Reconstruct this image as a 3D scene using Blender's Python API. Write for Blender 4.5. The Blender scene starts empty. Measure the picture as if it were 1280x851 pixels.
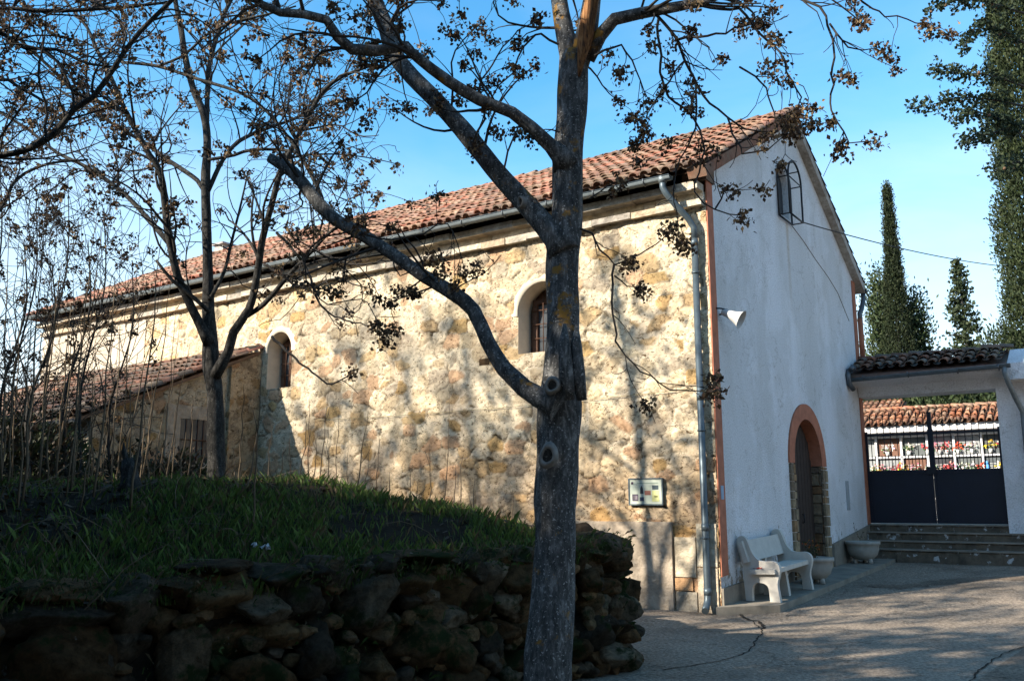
import bpy, bmesh, math, random
import numpy as np
from mathutils import Vector, Matrix, noise as mnoise

# ------------------------------------------------------------------ camera model (photo pixels 1280x851)
FPX = 1130.0
CXP, CYP = 640.0, 425.5
PITCH = math.atan(207.0 / FPX)
CAMH = 1.5
CAM = np.array([0.0, 0.0, CAMH])
_F = np.array([0, math.cos(PITCH), math.sin(PITCH)])
_U = np.array([0, -math.sin(PITCH), math.cos(PITCH)])
_R = np.array([1.0, 0, 0])


def ray(x, y):
    return _F * FPX + _R * (x - CXP) + _U * (CYP - y)


def at(x, y, Y):
    r = ray(x, y)
    return CAM + r * (Y / r[1])


scene = bpy.context.scene
COL = scene.collection
cam_d = bpy.data.cameras.new("camera")
cam_d.sensor_width = 36.0
cam_d.lens = 36.0 * FPX / 1280.0
cam_d.clip_end = 3000.0
cam_d.clip_start = 0.05
cam_o = bpy.data.objects.new("camera", cam_d)
COL.objects.link(cam_o)
cam_o.location = (0, 0, CAMH)
cam_o.rotation_euler = (math.radians(90) + PITCH, 0, 0)
scene.camera = cam_o

# church frame: local x along the gable wall's outward normal, local y along the gable wall, z up
D1 = np.array([-0.81955678, 0.57299798, 0.0])
D2 = np.array([0.57299798, 0.81955678, 0.0])
P0 = np.array([3.00208391, 13.39316012, 0.0])
CH_ROT = math.atan2(-D1[1], -D1[0])


def cw(x, y, z=0.0):
    """church-local -> world"""
    return P0 - D1 * x + D2 * y + np.array([0, 0, z])


# ------------------------------------------------------------------ light
SUN_A, SUN_E = 0.55, 0.62
Lv = Vector(tuple(-D1 * SUN_A + D2)) + Vector((0, 0, -SUN_E))
Lv.normalize()
SUN_EL = math.asin(-Lv.z)
SUN_ROT = math.atan2(-Lv.x, -Lv.y)
sd = bpy.data.lights.new("sun", 'SUN')
sd.energy = 5.0
sd.angle = math.radians(0.8)
sd.color = (1.0, 0.92, 0.79)
so = bpy.data.objects.new("sun", sd)
COL.objects.link(so)
so.rotation_euler = Lv.to_track_quat('-Z', 'Y').to_euler()
so.location = (-20, -10, 20)

world = bpy.data.worlds.new("World")
scene.world = world
world.use_nodes = True
wn, wl = world.node_tree.nodes, world.node_tree.links
bgn = wn.get('Background')
sky = wn.new('ShaderNodeTexSky')
sky.sky_type = 'NISHITA'
sky.sun_disc = False
sky.sun_elevation = SUN_EL
sky.sun_rotation = SUN_ROT
sky.air_density = 1.0
sky.dust_density = 0.4
sky.ozone_density = 1.6
hsv = wn.new('ShaderNodeHueSaturation')
hsv.inputs['Hue'].default_value = 0.488
hsv.inputs['Saturation'].default_value = 1.33
wl.new(sky.outputs[0], hsv.inputs['Color'])
tcw = wn.new('ShaderNodeTexCoord')
mpw = wn.new('ShaderNodeMapping')
mpw.inputs['Scale'].default_value = (1.2, 1.2, 3.6)
wl.new(tcw.outputs['Generated'], mpw.inputs[0])
nzw = wn.new('ShaderNodeTexNoise')
nzw.inputs['Scale'].default_value = 2.2
nzw.inputs['Detail'].default_value = 6
nzw.inputs['Roughness'].default_value = 0.55
nzw.inputs['Distortion'].default_value = 0.5
wl.new(mpw.outputs[0], nzw.inputs['Vector'])
crw = wn.new('ShaderNodeValToRGB')
crw.color_ramp.elements[0].position = 0.38
crw.color_ramp.elements[0].color = (0, 0, 0, 1)
crw.color_ramp.elements[1].position = 0.66
crw.color_ramp.elements[1].color = (1, 1, 1, 1)
wl.new(nzw.outputs[0], crw.inputs[0])
sepw = wn.new('ShaderNodeSeparateXYZ')
wl.new(tcw.outputs['Generated'], sepw.inputs[0])
mrw = wn.new('ShaderNodeMapRange')       # thin high cloud thickens low in the sky
mrw.inputs['From Min'].default_value = 0.05
mrw.inputs['From Max'].default_value = 0.38
mrw.inputs['To Min'].default_value = 0.95
mrw.inputs['To Max'].default_value = 0.10
wl.new(sepw.outputs['Z'], mrw.inputs['Value'])
mulw = wn.new('ShaderNodeMath')
mulw.operation = 'MULTIPLY'
wl.new(crw.outputs[0], mulw.inputs[0])
wl.new(mrw.outputs[0], mulw.inputs[1])
mixw = wn.new('ShaderNodeMixRGB')
mixw.inputs['Color2'].default_value = (3.6, 3.75, 3.85, 1)
wl.new(mulw.outputs[0], mixw.inputs['Fac'])
wl.new(hsv.outputs[0], mixw.inputs['Color1'])
mrh = wn.new('ShaderNodeMapRange')       # pale band of thin cloud low over the horizon
mrh.interpolation_type = 'SMOOTHSTEP'
mrh.inputs['From Min'].default_value = 0.06
mrh.inputs['From Max'].default_value = 0.42
mrh.inputs['To Min'].default_value = 0.85
mrh.inputs['To Max'].default_value = 0.0
wl.new(sepw.outputs['Z'], mrh.inputs['Value'])
mixh = wn.new('ShaderNodeMixRGB')
mixh.inputs['Color2'].default_value = (3.2, 3.6, 3.85, 1)
wl.new(mrh.outputs[0], mixh.inputs['Fac'])
wl.new(mixw.outputs[0], mixh.inputs['Color1'])
wl.new(mixh.outputs[0], bgn.inputs['Color'])
bgn.inputs['Strength'].default_value = 0.134

vs = scene.view_settings
vs.view_transform = 'Standard'
vs.look = 'None'
vs.exposure = 1.38
vs.gamma = 1.0
vs.use_curve_mapping = False
scene.render.engine = 'CYCLES'
scene.cycles.max_bounces = 6

# ------------------------------------------------------------------ mesh builder
class MB:
    def __init__(self):
        self.v, self.f, self.c, self.sm = [], [], [], []

    def vert(self, p):
        self.v.append((float(p[0]), float(p[1]), float(p[2])))
        return len(self.v) - 1

    def face(self, idx, col=(0.5, 0.5, 0.5), smooth=False):
        self.f.append(tuple(idx))
        self.c.append(col)
        self.sm.append(smooth)

    def quad(self, a, b, c, d, col=(0.5, 0.5, 0.5), smooth=False):
        i = [self.vert(p) for p in (a, b, c, d)]
        self.face(i, col, smooth)

    def box(self, x0, x1, y0, y1, z0, z1, col=(0.5, 0.5, 0.5)):
        i = [self.vert(p) for p in ((x0, y0, z0), (x1, y0, z0), (x1, y1, z0), (x0, y1, z0),
                                    (x0, y0, z1), (x1, y0, z1), (x1, y1, z1), (x0, y1, z1))]
        for q in ((0, 3, 2, 1), (4, 5, 6, 7), (0, 1, 5, 4), (1, 2, 6, 5), (2, 3, 7, 6), (3, 0, 4, 7)):
            self.face([i[k] for k in q], col)

    def obox(self, O, ax, ay, az, col=(0.5, 0.5, 0.5)):
        """box spanned by three vectors from the corner O"""
        O, ax, ay, az = map(np.asarray, (O, ax, ay, az))
        P = [O, O + ax, O + ax + ay, O + ay, O + az, O + ax + az, O + ax + ay + az, O + ay + az]
        i = [self.vert(p) for p in P]
        for q in ((0, 3, 2, 1), (4, 5, 6, 7), (0, 1, 5, 4), (1, 2, 6, 5), (2, 3, 7, 6), (3, 0, 4, 7)):
            self.face([i[k] for k in q], col)

    def prism(self, poly, ax, col=(0.5, 0.5, 0.5)):
        """poly: 3D points of one cap, swept by the vector ax"""
        ax = np.asarray(ax)
        n = len(poly)
        a = [self.vert(p) for p in poly]
        b = [self.vert(np.asarray(p) + ax) for p in poly]
        self.face(a[::-1], col)
        self.face(b, col)
        for k in range(n):
            self.face((a[k], a[(k + 1) % n], b[(k + 1) % n], b[k]), col)

    def tube(self, pts, rad, n=8, col=(0.5, 0.5, 0.5), cap=True, smooth=True, wob=0.0, rng=None):
        pts = [np.asarray(p, float) for p in pts]
        m = len(pts)
        if np.isscalar(rad):
            rad = [rad] * m
        T = []
        for i in range(m):
            t = pts[min(i + 1, m - 1)] - pts[max(i - 1, 0)]
            l = np.linalg.norm(t)
            T.append(t / l if l > 1e-9 else np.array([0, 0, 1.0]))
        ref = np.array([0, 0, 1.0]) if abs(T[0][2]) < 0.9 else np.array([1.0, 0, 0])
        N = np.cross(T[0], ref)
        N /= np.linalg.norm(N)
        rings = []
        for i in range(m):
            N = N - T[i] * (N @ T[i])
            N /= max(np.linalg.norm(N), 1e-9)
            B = np.cross(T[i], N)
            ring = []
            for k in range(n):
                a = 2 * math.pi * k / n
                r = rad[i]
                if wob:
                    q = pts[i] * 5.0
                    r *= 1 + wob * mnoise.noise((q[0] + math.cos(a) * 1.4, q[1] + math.sin(a) * 1.4, q[2] * 0.6))
                ring.append(self.vert(pts[i] + (N * math.cos(a) + B * math.sin(a)) * r))
            rings.append(ring)
        for i in range(m - 1):
            for k in range(n):
                k2 = (k + 1) % n
                self.face((rings[i][k], rings[i][k2], rings[i + 1][k2], rings[i + 1][k]), col, smooth)
        if cap:
            self.face(rings[0][::-1], col)
            self.face(rings[-1], col)

    def lathe(self, prof, O=(0, 0, 0), n=28, col=(0.5, 0.5, 0.5), axis=None):
        """prof: (r, h) list. axis: 3x3 with columns X,Y,axis"""
        O = np.asarray(O, float)
        M = np.eye(3) if axis is None else axis
        rings = []
        for r, h in prof:
            rings.append([self.vert(O + M @ np.array([r * math.cos(2 * math.pi * k / n), r * math.sin(2 * math.pi * k / n), h])) for k in range(n)])
        for i in range(len(prof) - 1):
            for k in range(n):
                k2 = (k + 1) % n
                self.face((rings[i][k], rings[i][k2], rings[i + 1][k2], rings[i + 1][k]), col, True)
        self.face(rings[0][::-1], col)
        self.face(rings[-1], col)

    def build(self, name, mat, parent=None):
        me = bpy.data.meshes.new(name)
        me.from_pydata(self.v, [], self.f)
        if self.f:
            ca = me.color_attributes.new("Col", 'FLOAT_COLOR', 'CORNER')
            cnt = np.array([len(f) for f in self.f])
            c = np.ones((len(self.f), 4), np.float32)
            c[:, :3] = np.array(self.c, np.float32)
            ca.data.foreach_set('color', np.repeat(c, cnt, axis=0).ravel())
            me.polygons.foreach_set('use_smooth', np.array(self.sm, bool))
        me.materials.append(mat)
        me.update()
        o = bpy.data.objects.new(name, me)
        COL.objects.link(o)
        if parent is not None:
            o.parent = parent
        return o


def np_mesh(name, V, Fq, mat, parent=None, vcol=None, smooth=True):
    """fast mesh from numpy arrays; vcol per vertex"""
    me = bpy.data.meshes.new(name)
    k = Fq.shape[1]
    me.vertices.add(len(V))
    me.vertices.foreach_set('co', np.ascontiguousarray(V, np.float32).ravel())
    me.loops.add(Fq.size)
    me.loops.foreach_set('vertex_index', np.ascontiguousarray(Fq, np.int32).ravel())
    me.polygons.add(len(Fq))
    me.polygons.foreach_set('loop_start', np.arange(0, Fq.size, k, dtype=np.int32))
    me.polygons.foreach_set('loop_total', np.full(len(Fq), k, np.int32))
    me.polygons.foreach_set('use_smooth', np.full(len(Fq), smooth, bool))
    me.update(calc_edges=True)
    if vcol is not None:
        ca = me.color_attributes.new("Col", 'FLOAT_COLOR', 'POINT')
        c = np.ones((len(V), 4), np.float32)
        c[:, :3] = vcol
        ca.data.foreach_set('color', c.ravel())
    me.materials.append(mat)
    o = bpy.data.objects.new(name, me)
    COL.objects.link(o)
    if parent is not None:
        o.parent = parent
    return o


def tag(o, label=None, cat=None, group=None, kind=None):
    if label: o['label'] = label
    if cat: o['category'] = cat
    if group: o['group'] = group
    if kind: o['kind'] = kind
    return o


def empty(name, loc=(0, 0, 0), rz=0.0):
    o = bpy.data.objects.new(name, None)
    COL.objects.link(o)
    o.location = tuple(loc)
    o.rotation_euler = (0, 0, rz)
    return o


def church_empty(name, x, y, z=0.0):
    return empty(name, cw(x, y, z), CH_ROT)


def copy_tree(o, parent=None):
    c = o.copy()
    COL.objects.link(c)
    if parent is not None:
        c.parent = parent
    for ch in list(o.children):
        copy_tree(ch, c)
    return c


# ------------------------------------------------------------------ materials
def new_mat(name):
    m = bpy.data.materials.new(name)
    m.use_nodes = True
    nt = m.node_tree
    b = nt.nodes['Principled BSDF']
    b.inputs['Specular IOR Level'].default_value = 0.25
    return m, nt, b


def N(nt, t, **kw):
    n = nt.nodes.new(t)
    for k, v in kw.items():
        if hasattr(n, k):
            setattr(n, k, v)
        else:
            n.inputs[k].default_value = v
    return n


def noise_n(nt, scale, detail=5, rough=0.6, vec=None, dist=0.0):
    n = N(nt, 'ShaderNodeTexNoise')
    n.inputs['Scale'].default_value = scale
    n.inputs['Detail'].default_value = detail
    n.inputs['Roughness'].default_value = rough
    n.inputs['Distortion'].default_value = dist
    if vec is not None:
        nt.links.new(vec, n.inputs['Vector'])
    return n


def ramp(nt, src, stops):
    r = N(nt, 'ShaderNodeValToRGB')
    e = r.color_ramp.elements
    while len(e) < len(stops):
        e.new(0.5)
    for i, (p, c) in enumerate(stops):
        e[i].position = p
        e[i].color = (*c, 1) if len(c) == 3 else c
    nt.links.new(src, r.inputs[0])
    return r


def mixc(nt, fac, c1, c2, mode='MIX'):
    m = N(nt, 'ShaderNodeMixRGB')
    m.blend_type = mode
    for s, v in ((0, fac), (1, c1), (2, c2)):
        if hasattr(v, 'links') or hasattr(v, 'is_linked'):
            nt.links.new(v, m.inputs[s])
        elif isinstance(v, (int, float)):
            m.inputs[s].default_value = v
        else:
            m.inputs[s].default_value = (*v, 1)
    return m


def bump(nt, bsdf, src, strength, dist, prev=None):
    b = N(nt, 'ShaderNodeBump')
    b.inputs['Strength'].default_value = strength
    b.inputs['Distance'].default_value = dist
    nt.links.new(src, b.inputs['Height'])
    if prev is not None:
        nt.links.new(prev.outputs[0], b.inputs['Normal'])
    nt.links.new(b.outputs[0], bsdf.inputs['Normal'])
    return b


def obj_coord(nt, scale=None):
    tc = N(nt, 'ShaderNodeTexCoord')
    if scale is None:
        return tc.outputs['Object']
    mp = N(nt, 'ShaderNodeMapping')
    mp.inputs['Scale'].default_value = scale
    nt.links.new(tc.outputs['Object'], mp.inputs[0])
    return mp.outputs[0]


def mat_attr(name, rough=0.85, var=0.35, vscale=14, bstr=0.35, bscale=40, bdist=0.01, metal=0.0, spec=0.25):
    """base colour from the mesh colour attribute, broken up by noise"""
    m, nt, b = new_mat(name)
    at_ = N(nt, 'ShaderNodeAttribute')
    at_.attribute_name = 'Col'
    oc = obj_coord(nt)
    nz = noise_n(nt, vscale, 6, 0.65, oc)
    r = ramp(nt, nz.outputs[0], [(0.25, (1 - var,) * 3), (0.75, (1 + var,) * 3)])
    mx = mixc(nt, 1.0, at_.outputs['Color'], r.outputs[0], 'MULTIPLY')
    nt.links.new(mx.outputs[0], b.inputs['Base Color'])
    b.inputs['Roughness'].default_value = rough
    b.inputs['Metallic'].default_value = metal
    b.inputs['Specular IOR Level'].default_value = spec
    if bstr:
        nb = noise_n(nt, bscale, 6, 0.65, oc)
        bump(nt, b, nb.outputs[0], bstr, bdist)
    return m


def mat_flat(name, col, rough=0.7, metal=0.0, var=0.2, vscale=8, bstr=0.15, bscale=60, bdist=0.004, spec=0.3):
    m, nt, b = new_mat(name)
    oc = obj_coord(nt)
    nz = noise_n(nt, vscale, 6, 0.65, oc)
    d = tuple(c * (1 - var) for c in col)
    u = tuple(min(1, c * (1 + var)) for c in col)
    r = ramp(nt, nz.outputs[0], [(0.3, d), (0.7, u)])
    nt.links.new(r.outputs[0], b.inputs['Base Color'])
    b.inputs['Roughness'].default_value = rough
    b.inputs['Metallic'].default_value = metal
    b.inputs['Specular IOR Level'].default_value = spec
    if bstr:
        nb = noise_n(nt, bscale, 6, 0.65, oc)
        bump(nt, b, nb.outputs[0], bstr, bdist)
    return m


def mat_foliage(name, rough=0.7, trans=0.25):
    m, nt, b = new_mat(name)
    at_ = N(nt, 'ShaderNodeAttribute')
    at_.attribute_name = 'Col'
    nt.links.new(at_.outputs['Color'], b.inputs['Base Color'])
    b.inputs['Roughness'].default_value = rough
    tr = N(nt, 'ShaderNodeBsdfTranslucent')
    nt.links.new(at_.outputs['Color'], tr.inputs['Color'])
    ms = N(nt, 'ShaderNodeMixShader')
    ms.inputs[0].default_value = trans
    nt.links.new(b.outputs[0], ms.inputs[1])
    nt.links.new(tr.outputs[0], ms.inputs[2])
    nt.links.new(ms.outputs[0], nt.nodes['Material Output'].inputs['Surface'])
    return m


def mat_masonry(name):
    """colour attribute (stone tone) + chips and cracks"""
    m, nt, b = new_mat(name)
    at_ = N(nt, 'ShaderNodeAttribute')
    at_.attribute_name = 'Col'
    oc = obj_coord(nt)
    n1 = noise_n(nt, 9, 8, 0.7, oc, 0.6)
    r1 = ramp(nt, n1.outputs[0], [(0.30, (0.52, 0.46, 0.40)), (0.45, (0.96, 0.94, 0.91)), (0.75, (1.16, 1.14, 1.10))])
    m1 = mixc(nt, 1.0, at_.outputs['Color'], r1.outputs[0], 'MULTIPLY')
    # small chipped crevices between the bits of stone
    dv = N(nt, 'ShaderNodeMixRGB')
    dv.inputs[0].default_value = 0.20
    nd = noise_n(nt, 5, 4, 0.6, oc)
    nt.links.new(oc, dv.inputs[1])
    nt.links.new(nd.outputs['Color'], dv.inputs[2])
    vo = N(nt, 'ShaderNodeTexVoronoi')
    vo.feature = 'DISTANCE_TO_EDGE'
    vo.inputs['Scale'].default_value = 12.5
    nt.links.new(dv.outputs[0], vo.inputs['Vector'])
    cr = ramp(nt, vo.outputs['Distance'], [(0.0, (0.18, 0.14, 0.10)), (0.045, (1, 1, 1))])
    msk = noise_n(nt, 6.5, 6, 0.7, oc)
    mk = ramp(nt, msk.outputs[0], [(0.47, (0, 0, 0)), (0.57, (1, 1, 1))])
    crm = mixc(nt, mk.outputs[0], (1, 1, 1), cr.outputs[0])
    m2 = mixc(nt, 1.0, m1.outputs[0], crm.outputs[0], 'MULTIPLY')
    # small dark pits and slots where mortar is missing
    ocp = obj_coord(nt, (1.0, 1.0, 1.7))
    npit = noise_n(nt, 13, 3, 0.6, ocp, 1.2)
    rp = ramp(nt, npit.outputs[0], [(0.615, (1, 1, 1)), (0.66, (0.26, 0.21, 0.16))])
    m2 = mixc(nt, 1.0, m2.outputs[0], rp.outputs[0], 'MULTIPLY')
    # broad weathering stains
    n3 = noise_n(nt, 0.9, 5, 0.6, oc)
    r3 = ramp(nt, n3.outputs[0], [(0.35, (0.80, 0.76, 0.74)), (0.6, (1.04, 1.03, 1.0))])
    m3 = mixc(nt, 1.0, m2.outputs[0], r3.outputs[0], 'MULTIPLY')
    nt.links.new(m3.outputs[0], b.inputs['Base Color'])
    b.inputs['Roughness'].default_value = 0.95
    b.inputs['Specular IOR Level'].default_value = 0.1
    bw0 = bump(nt, b, crm.outputs[0], 0.5, 0.02)
    bw = bump(nt, b, rp.outputs[0], 0.6, 0.03, bw0)
    n2 = noise_n(nt, 22, 9, 0.78, oc, 0.4)
    bump(nt, b, n2.outputs[0], 1.0, 0.05, bw)
    return m


def mat_stucco(name, col, warm=False):
    m, nt, b = new_mat(name)
    oc = obj_coord(nt)
    n1 = noise_n(nt, 34, 5, 0.75, oc)
    r1 = ramp(nt, n1.outputs[0], [(0.34, tuple(c * 0.74 for c in col)), (0.54, col)])
    # vertical water stains
    ocs = obj_coord(nt, (1.0, 1.0, 0.3))
    n2 = noise_n(nt, 1.1, 8, 0.62, ocs, 0.3)
    r2 = ramp(nt, n2.outputs[0], [(0.28, (0.84, 0.83, 0.80)), (0.6, (1, 1, 1))])
    m1 = mixc(nt, 1.0, r1.outputs[0], r2.outputs[0], 'MULTIPLY')
    n6 = noise_n(nt, 0.7, 9, 0.6, oc, 0.4)           # hairline cracks
    s6 = N(nt, 'ShaderNodeMath', operation='SUBTRACT')
    s6.inputs[1].default_value = 0.5
    nt.links.new(n6.outputs[0], s6.inputs[0])
    a6 = N(nt, 'ShaderNodeMath', operation='ABSOLUTE')
    nt.links.new(s6.outputs[0], a6.inputs[0])
    r6 = ramp(nt, a6.outputs[0], [(0.0, (0.62, 0.60, 0.57)), (0.0035, (1, 1, 1))])
    m1 = mixc(nt, 1.0, m1.outputs[0], r6.outputs[0], 'MULTIPLY')
    n7 = noise_n(nt, 0.55, 6, 0.6, oc)               # patched render of slightly different tone
    r7 = ramp(nt, n7.outputs[0], [(0.47, (0.90, 0.895, 0.88)), (0.53, (1, 1, 1))])
    m1 = mixc(nt, 1.0, m1.outputs[0], r7.outputs[0], 'MULTIPLY')
    # grime and flaking towards the foot of the wall
    tc = N(nt, 'ShaderNodeTexCoord')
    sp = N(nt, 'ShaderNodeSeparateXYZ')
    nt.links.new(tc.outputs['Object'], sp.inputs[0])
    n4 = noise_n(nt, 5.5, 7, 0.75, oc)
    mr = N(nt, 'ShaderNodeMapRange')
    mr.inputs['From Min'].default_value = 0.3
    mr.inputs['From Max'].default_value = 2.2
    mr.inputs['To Min'].default_value = 0.20
    mr.inputs['To Max'].default_value = -0.12
    nt.links.new(sp.outputs['Z'], mr.inputs['Value'])
    ad = N(nt, 'ShaderNodeMath', operation='ADD')
    nt.links.new(n4.outputs[0], ad.inputs[0])
    nt.links.new(mr.outputs[0], ad.inputs[1])
    rk = ramp(nt, ad.outputs[0], [(0.66, (0, 0, 0)), (0.72, (1, 1, 1))])
    m2 = mixc(nt, rk.outputs[0], m1.outputs[0], (0.30, 0.26, 0.20))
    # rusty drip below the iron basket, as broad as its foot
    def band(out, a0, a1, a2, a3):
        r_ = ramp(nt, out, [(a0, (0, 0, 0)), (a1, (1, 1, 1)), (a2, (1, 1, 1)), (a3, (0, 0, 0))])
        return r_.outputs[0]
    sy = N(nt, 'ShaderNodeMath', operation='MULTIPLY')
    sy.inputs[1].default_value = 0.1
    nt.links.new(sp.outputs['Y'], sy.inputs[0])
    sz = N(nt, 'ShaderNodeMath', operation='MULTIPLY')
    sz.inputs[1].default_value = 0.1
    nt.links.new(sp.outputs['Z'], sz.inputs[0])
    by_ = band(sy.outputs[0], 0.384, 0.392, 0.396, 0.406)
    bz_ = band(sz.outputs[0], 0.48, 0.66, 0.682, 0.686)
    bb = mixc(nt, 1.0, by_, bz_, 'MULTIPLY')
    bb2 = mixc(nt, 1.0, bb.outputs[0], (0.5, 0.5, 0.5), 'MULTIPLY')
    m2 = mixc(nt, bb2.outputs[0], m2.outputs[0], (0.42, 0.30, 0.16))
    nt.links.new(m2.outputs[0], b.inputs['Base Color'])
    b.inputs['Roughness'].default_value = 0.95
    b.inputs['Specular IOR Level'].default_value = 0.1
    nb = noise_n(nt, 38, 5, 0.7, oc)
    bump(nt, b, nb.outputs[0], 1.0, 0.04)
    return m


def mat_bark(name, base=(0.085, 0.08, 0.075), light=(0.21, 0.205, 0.195), lichen=0.66):
    m, nt, b = new_mat(name)
    oc = obj_coord(nt, (1, 1, 0.35))
    o2 = obj_coord(nt)
    n1 = noise_n(nt, 26, 8, 0.75, oc, 0.3)
    r1 = ramp(nt, n1.outputs[0], [(0.38, tuple(c * 0.45 for c in base)), (0.52, base), (0.72, light)])
    n3 = noise_n(nt, 70, 3, 0.6, o2)
    r3 = ramp(nt, n3.outputs[0], [(0.60, (0, 0, 0)), (0.68, (1, 1, 1))])
    m0 = mixc(nt, r3.outputs[0], r1.outputs[0], tuple(min(1, c * 1.25) for c in light))
    n2 = noise_n(nt, 3.2, 7, 0.7, o2)
    r2 = ramp(nt, n2.outputs[0], [(lichen, (0, 0, 0)), (lichen + 0.05, (1, 1, 1))])
    m1 = mixc(nt, r2.outputs[0], m0.outputs[0], (0.22, 0.12, 0.03))
    nt.links.new(m1.outputs[0], b.inputs['Base Color'])
    b.inputs['Roughness'].default_value = 0.95
    b.inputs['Specular IOR Level'].default_value = 0.08
    n4 = noise_n(nt, 34, 8, 0.75, oc, 0.4)
    bump(nt, b, n4.outputs[0], 0.9, 0.012)
    return m


def mat_paving(name, base, speck=0.5):
    m, nt, b = new_mat(name)
    oc = obj_coord(nt)
    n1 = noise_n(nt, 0.55, 8, 0.65, oc)
    r1 = ramp(nt, n1.outputs[0], [(0.32, tuple(c * 0.62 for c in base)), (0.5, base), (0.7, tuple(c * 1.25 for c in base))])
    n2 = noise_n(nt, 26, 5, 0.78, oc)
    r2 = ramp(nt, n2.outputs[0], [(0.38, (1 - speck * 0.6,) * 3), (0.5, (1, 1, 1)), (0.68, (1 + speck,) * 3)])
    m1 = mixc(nt, 1.0, r1.outputs[0], r2.outputs[0], 'MULTIPLY')
    n3 = noise_n(nt, 0.8, 9, 0.62, oc, 0.5)          # thin meandering cracks
    sb = N(nt, 'ShaderNodeMath', operation='SUBTRACT')
    sb.inputs[1].default_value = 0.5
    nt.links.new(n3.outputs[0], sb.inputs[0])
    ab = N(nt, 'ShaderNodeMath', operation='ABSOLUTE')
    nt.links.new(sb.outputs[0], ab.inputs[0])
    r3 = ramp(nt, ab.outputs[0], [(0.0, (0.35, 0.35, 0.35)), (0.0045, (1, 1, 1))])
    m2 = mixc(nt, 1.0, m1.outputs[0], r3.outputs[0], 'MULTIPLY')
    nt.links.new(m2.outputs[0], b.inputs['Base Color'])
    b.inputs['Roughness'].default_value = 0.9
    b.inputs['Specular IOR Level'].default_value = 0.2
    nb = noise_n(nt, 30, 7, 0.7, oc)
    b1 = bump(nt, b, nb.outputs[0], 0.45, 0.012)
    bump(nt, b, r3.outputs[0], 0.6, 0.02, b1)
    return m


M_STONE = mat_masonry('rubble_stone')
M_WHITE = mat_stucco('white_roughcast', (0.86, 0.86, 0.88))
M_PLASTER = mat_stucco('cream_plaster', (0.62, 0.53, 0.42))
M_SMOOTHPL = mat_flat('smooth_plaster', (0.60, 0.51, 0.39), 0.95, var=0.1, vscale=5, bstr=0.3, bscale=25)
M_RUST = mat_flat('terracotta_paint', (0.34, 0.125, 0.07), 0.85, var=0.25, vscale=6, bstr=0.3, bscale=50)
def mat_tile(name):
    m, nt, b = new_mat(name)
    at_ = N(nt, 'ShaderNodeAttribute')
    at_.attribute_name = 'Col'
    oc = obj_coord(nt)
    n1 = noise_n(nt, 9, 7, 0.7, oc)
    r1 = ramp(nt, n1.outputs[0], [(0.3, (0.58, 0.55, 0.52)), (0.6, (1.1, 1.1, 1.1))])
    m1 = mixc(nt, 1.0, at_.outputs['Color'], r1.outputs[0], 'MULTIPLY')
    n2 = noise_n(nt, 0.9, 8, 0.68, oc, 0.6)          # soot and lichen in broad patches
    r2 = ramp(nt, n2.outputs[0], [(0.44, (0, 0, 0)), (0.60, (0.75, 0.75, 0.75))])
    m2 = mixc(nt, r2.outputs[0], m1.outputs[0], (0.15, 0.115, 0.085))
    n3 = noise_n(nt, 16, 6, 0.7, oc)
    r3 = ramp(nt, n3.outputs[0], [(0.63, (0, 0, 0)), (0.69, (0.8, 0.8, 0.8))])
    m3 = mixc(nt, r3.outputs[0], m2.outputs[0], (0.30, 0.27, 0.19))
    nt.links.new(m3.outputs[0], b.inputs['Base Color'])
    b.inputs['Roughness'].default_value = 0.92
    b.inputs['Specular IOR Level'].default_value = 0.15
    nb = noise_n(nt, 30, 6, 0.7, oc)
    bump(nt, b, nb.outputs[0], 0.5, 0.012)
    return m


M_TILE = mat_tile('clay_tile')
M_ZINC = mat_flat('zinc', (0.15, 0.175, 0.185), 0.5, 0.35, var=0.2, vscale=10, bstr=0.05)
M_PIPE = mat_flat('dull_blue_pipe', (0.070, 0.092, 0.105), 0.42, 0.35, var=0.25, vscale=6, bstr=0.05)
M_DARKZINC = mat_flat('dark_zinc', (0.10, 0.11, 0.12), 0.5, 0.5, var=0.2)
M_CONCRETE = mat_flat('weathered_concrete', (0.20, 0.172, 0.135), 0.95, var=0.35, vscale=3, bstr=0.5, bscale=30, bdist=0.01)
M_CEMENT = mat_flat('cement_render', (0.36, 0.29, 0.215), 0.97, var=0.4, vscale=3.5, bstr=1.0, bscale=9, bdist=0.05)
M_BENCH = mat_flat('cast_stone_white', (0.46, 0.43, 0.38), 0.9, var=0.12, vscale=6, bstr=0.25, bscale=60)
M_POT = mat_flat('painted_stone_pot', (0.29, 0.27, 0.235), 0.9, var=0.2, vscale=5, bstr=0.3, bscale=40)
M_WOOD = mat_flat('dark_door_wood', (0.035, 0.022, 0.016), 0.75, var=0.35, vscale=12)
M_FRAME = mat_flat('brown_window_wood', (0.085, 0.04, 0.022), 0.7, var=0.3, vscale=20)
M_IRON = mat_flat('black_iron', (0.015, 0.016, 0.02), 0.55, 0.3, var=0.2)
M_NAVY = mat_flat('navy_gate_paint', (0.0035, 0.006, 0.015), 0.5, var=0.25, vscale=4, bstr=0.05, spec=0.35)
M_GLASS = mat_flat('old_window_glass', (0.05, 0.055, 0.06), 0.15, var=0.2, bstr=0.03, spec=0.6)
M_DULLGLASS = mat_flat('dull_grey_pane', (0.045, 0.05, 0.055), 0.85, var=0.3, spec=0.1)
M_PALEGLASS = mat_flat('pale_shutter', (0.30, 0.32, 0.33), 0.6, var=0.15)
M_HORN = mat_flat('grey_speaker_paint', (0.40, 0.395, 0.38), 0.6, var=0.12)
M_BARK = mat_bark('grey_bark', (0.078, 0.077, 0.075), (0.27, 0.265, 0.255), 0.59)
M_BARK2 = mat_bark('dark_bark', (0.036, 0.034, 0.031), (0.095, 0.09, 0.083), 0.72)
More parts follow.
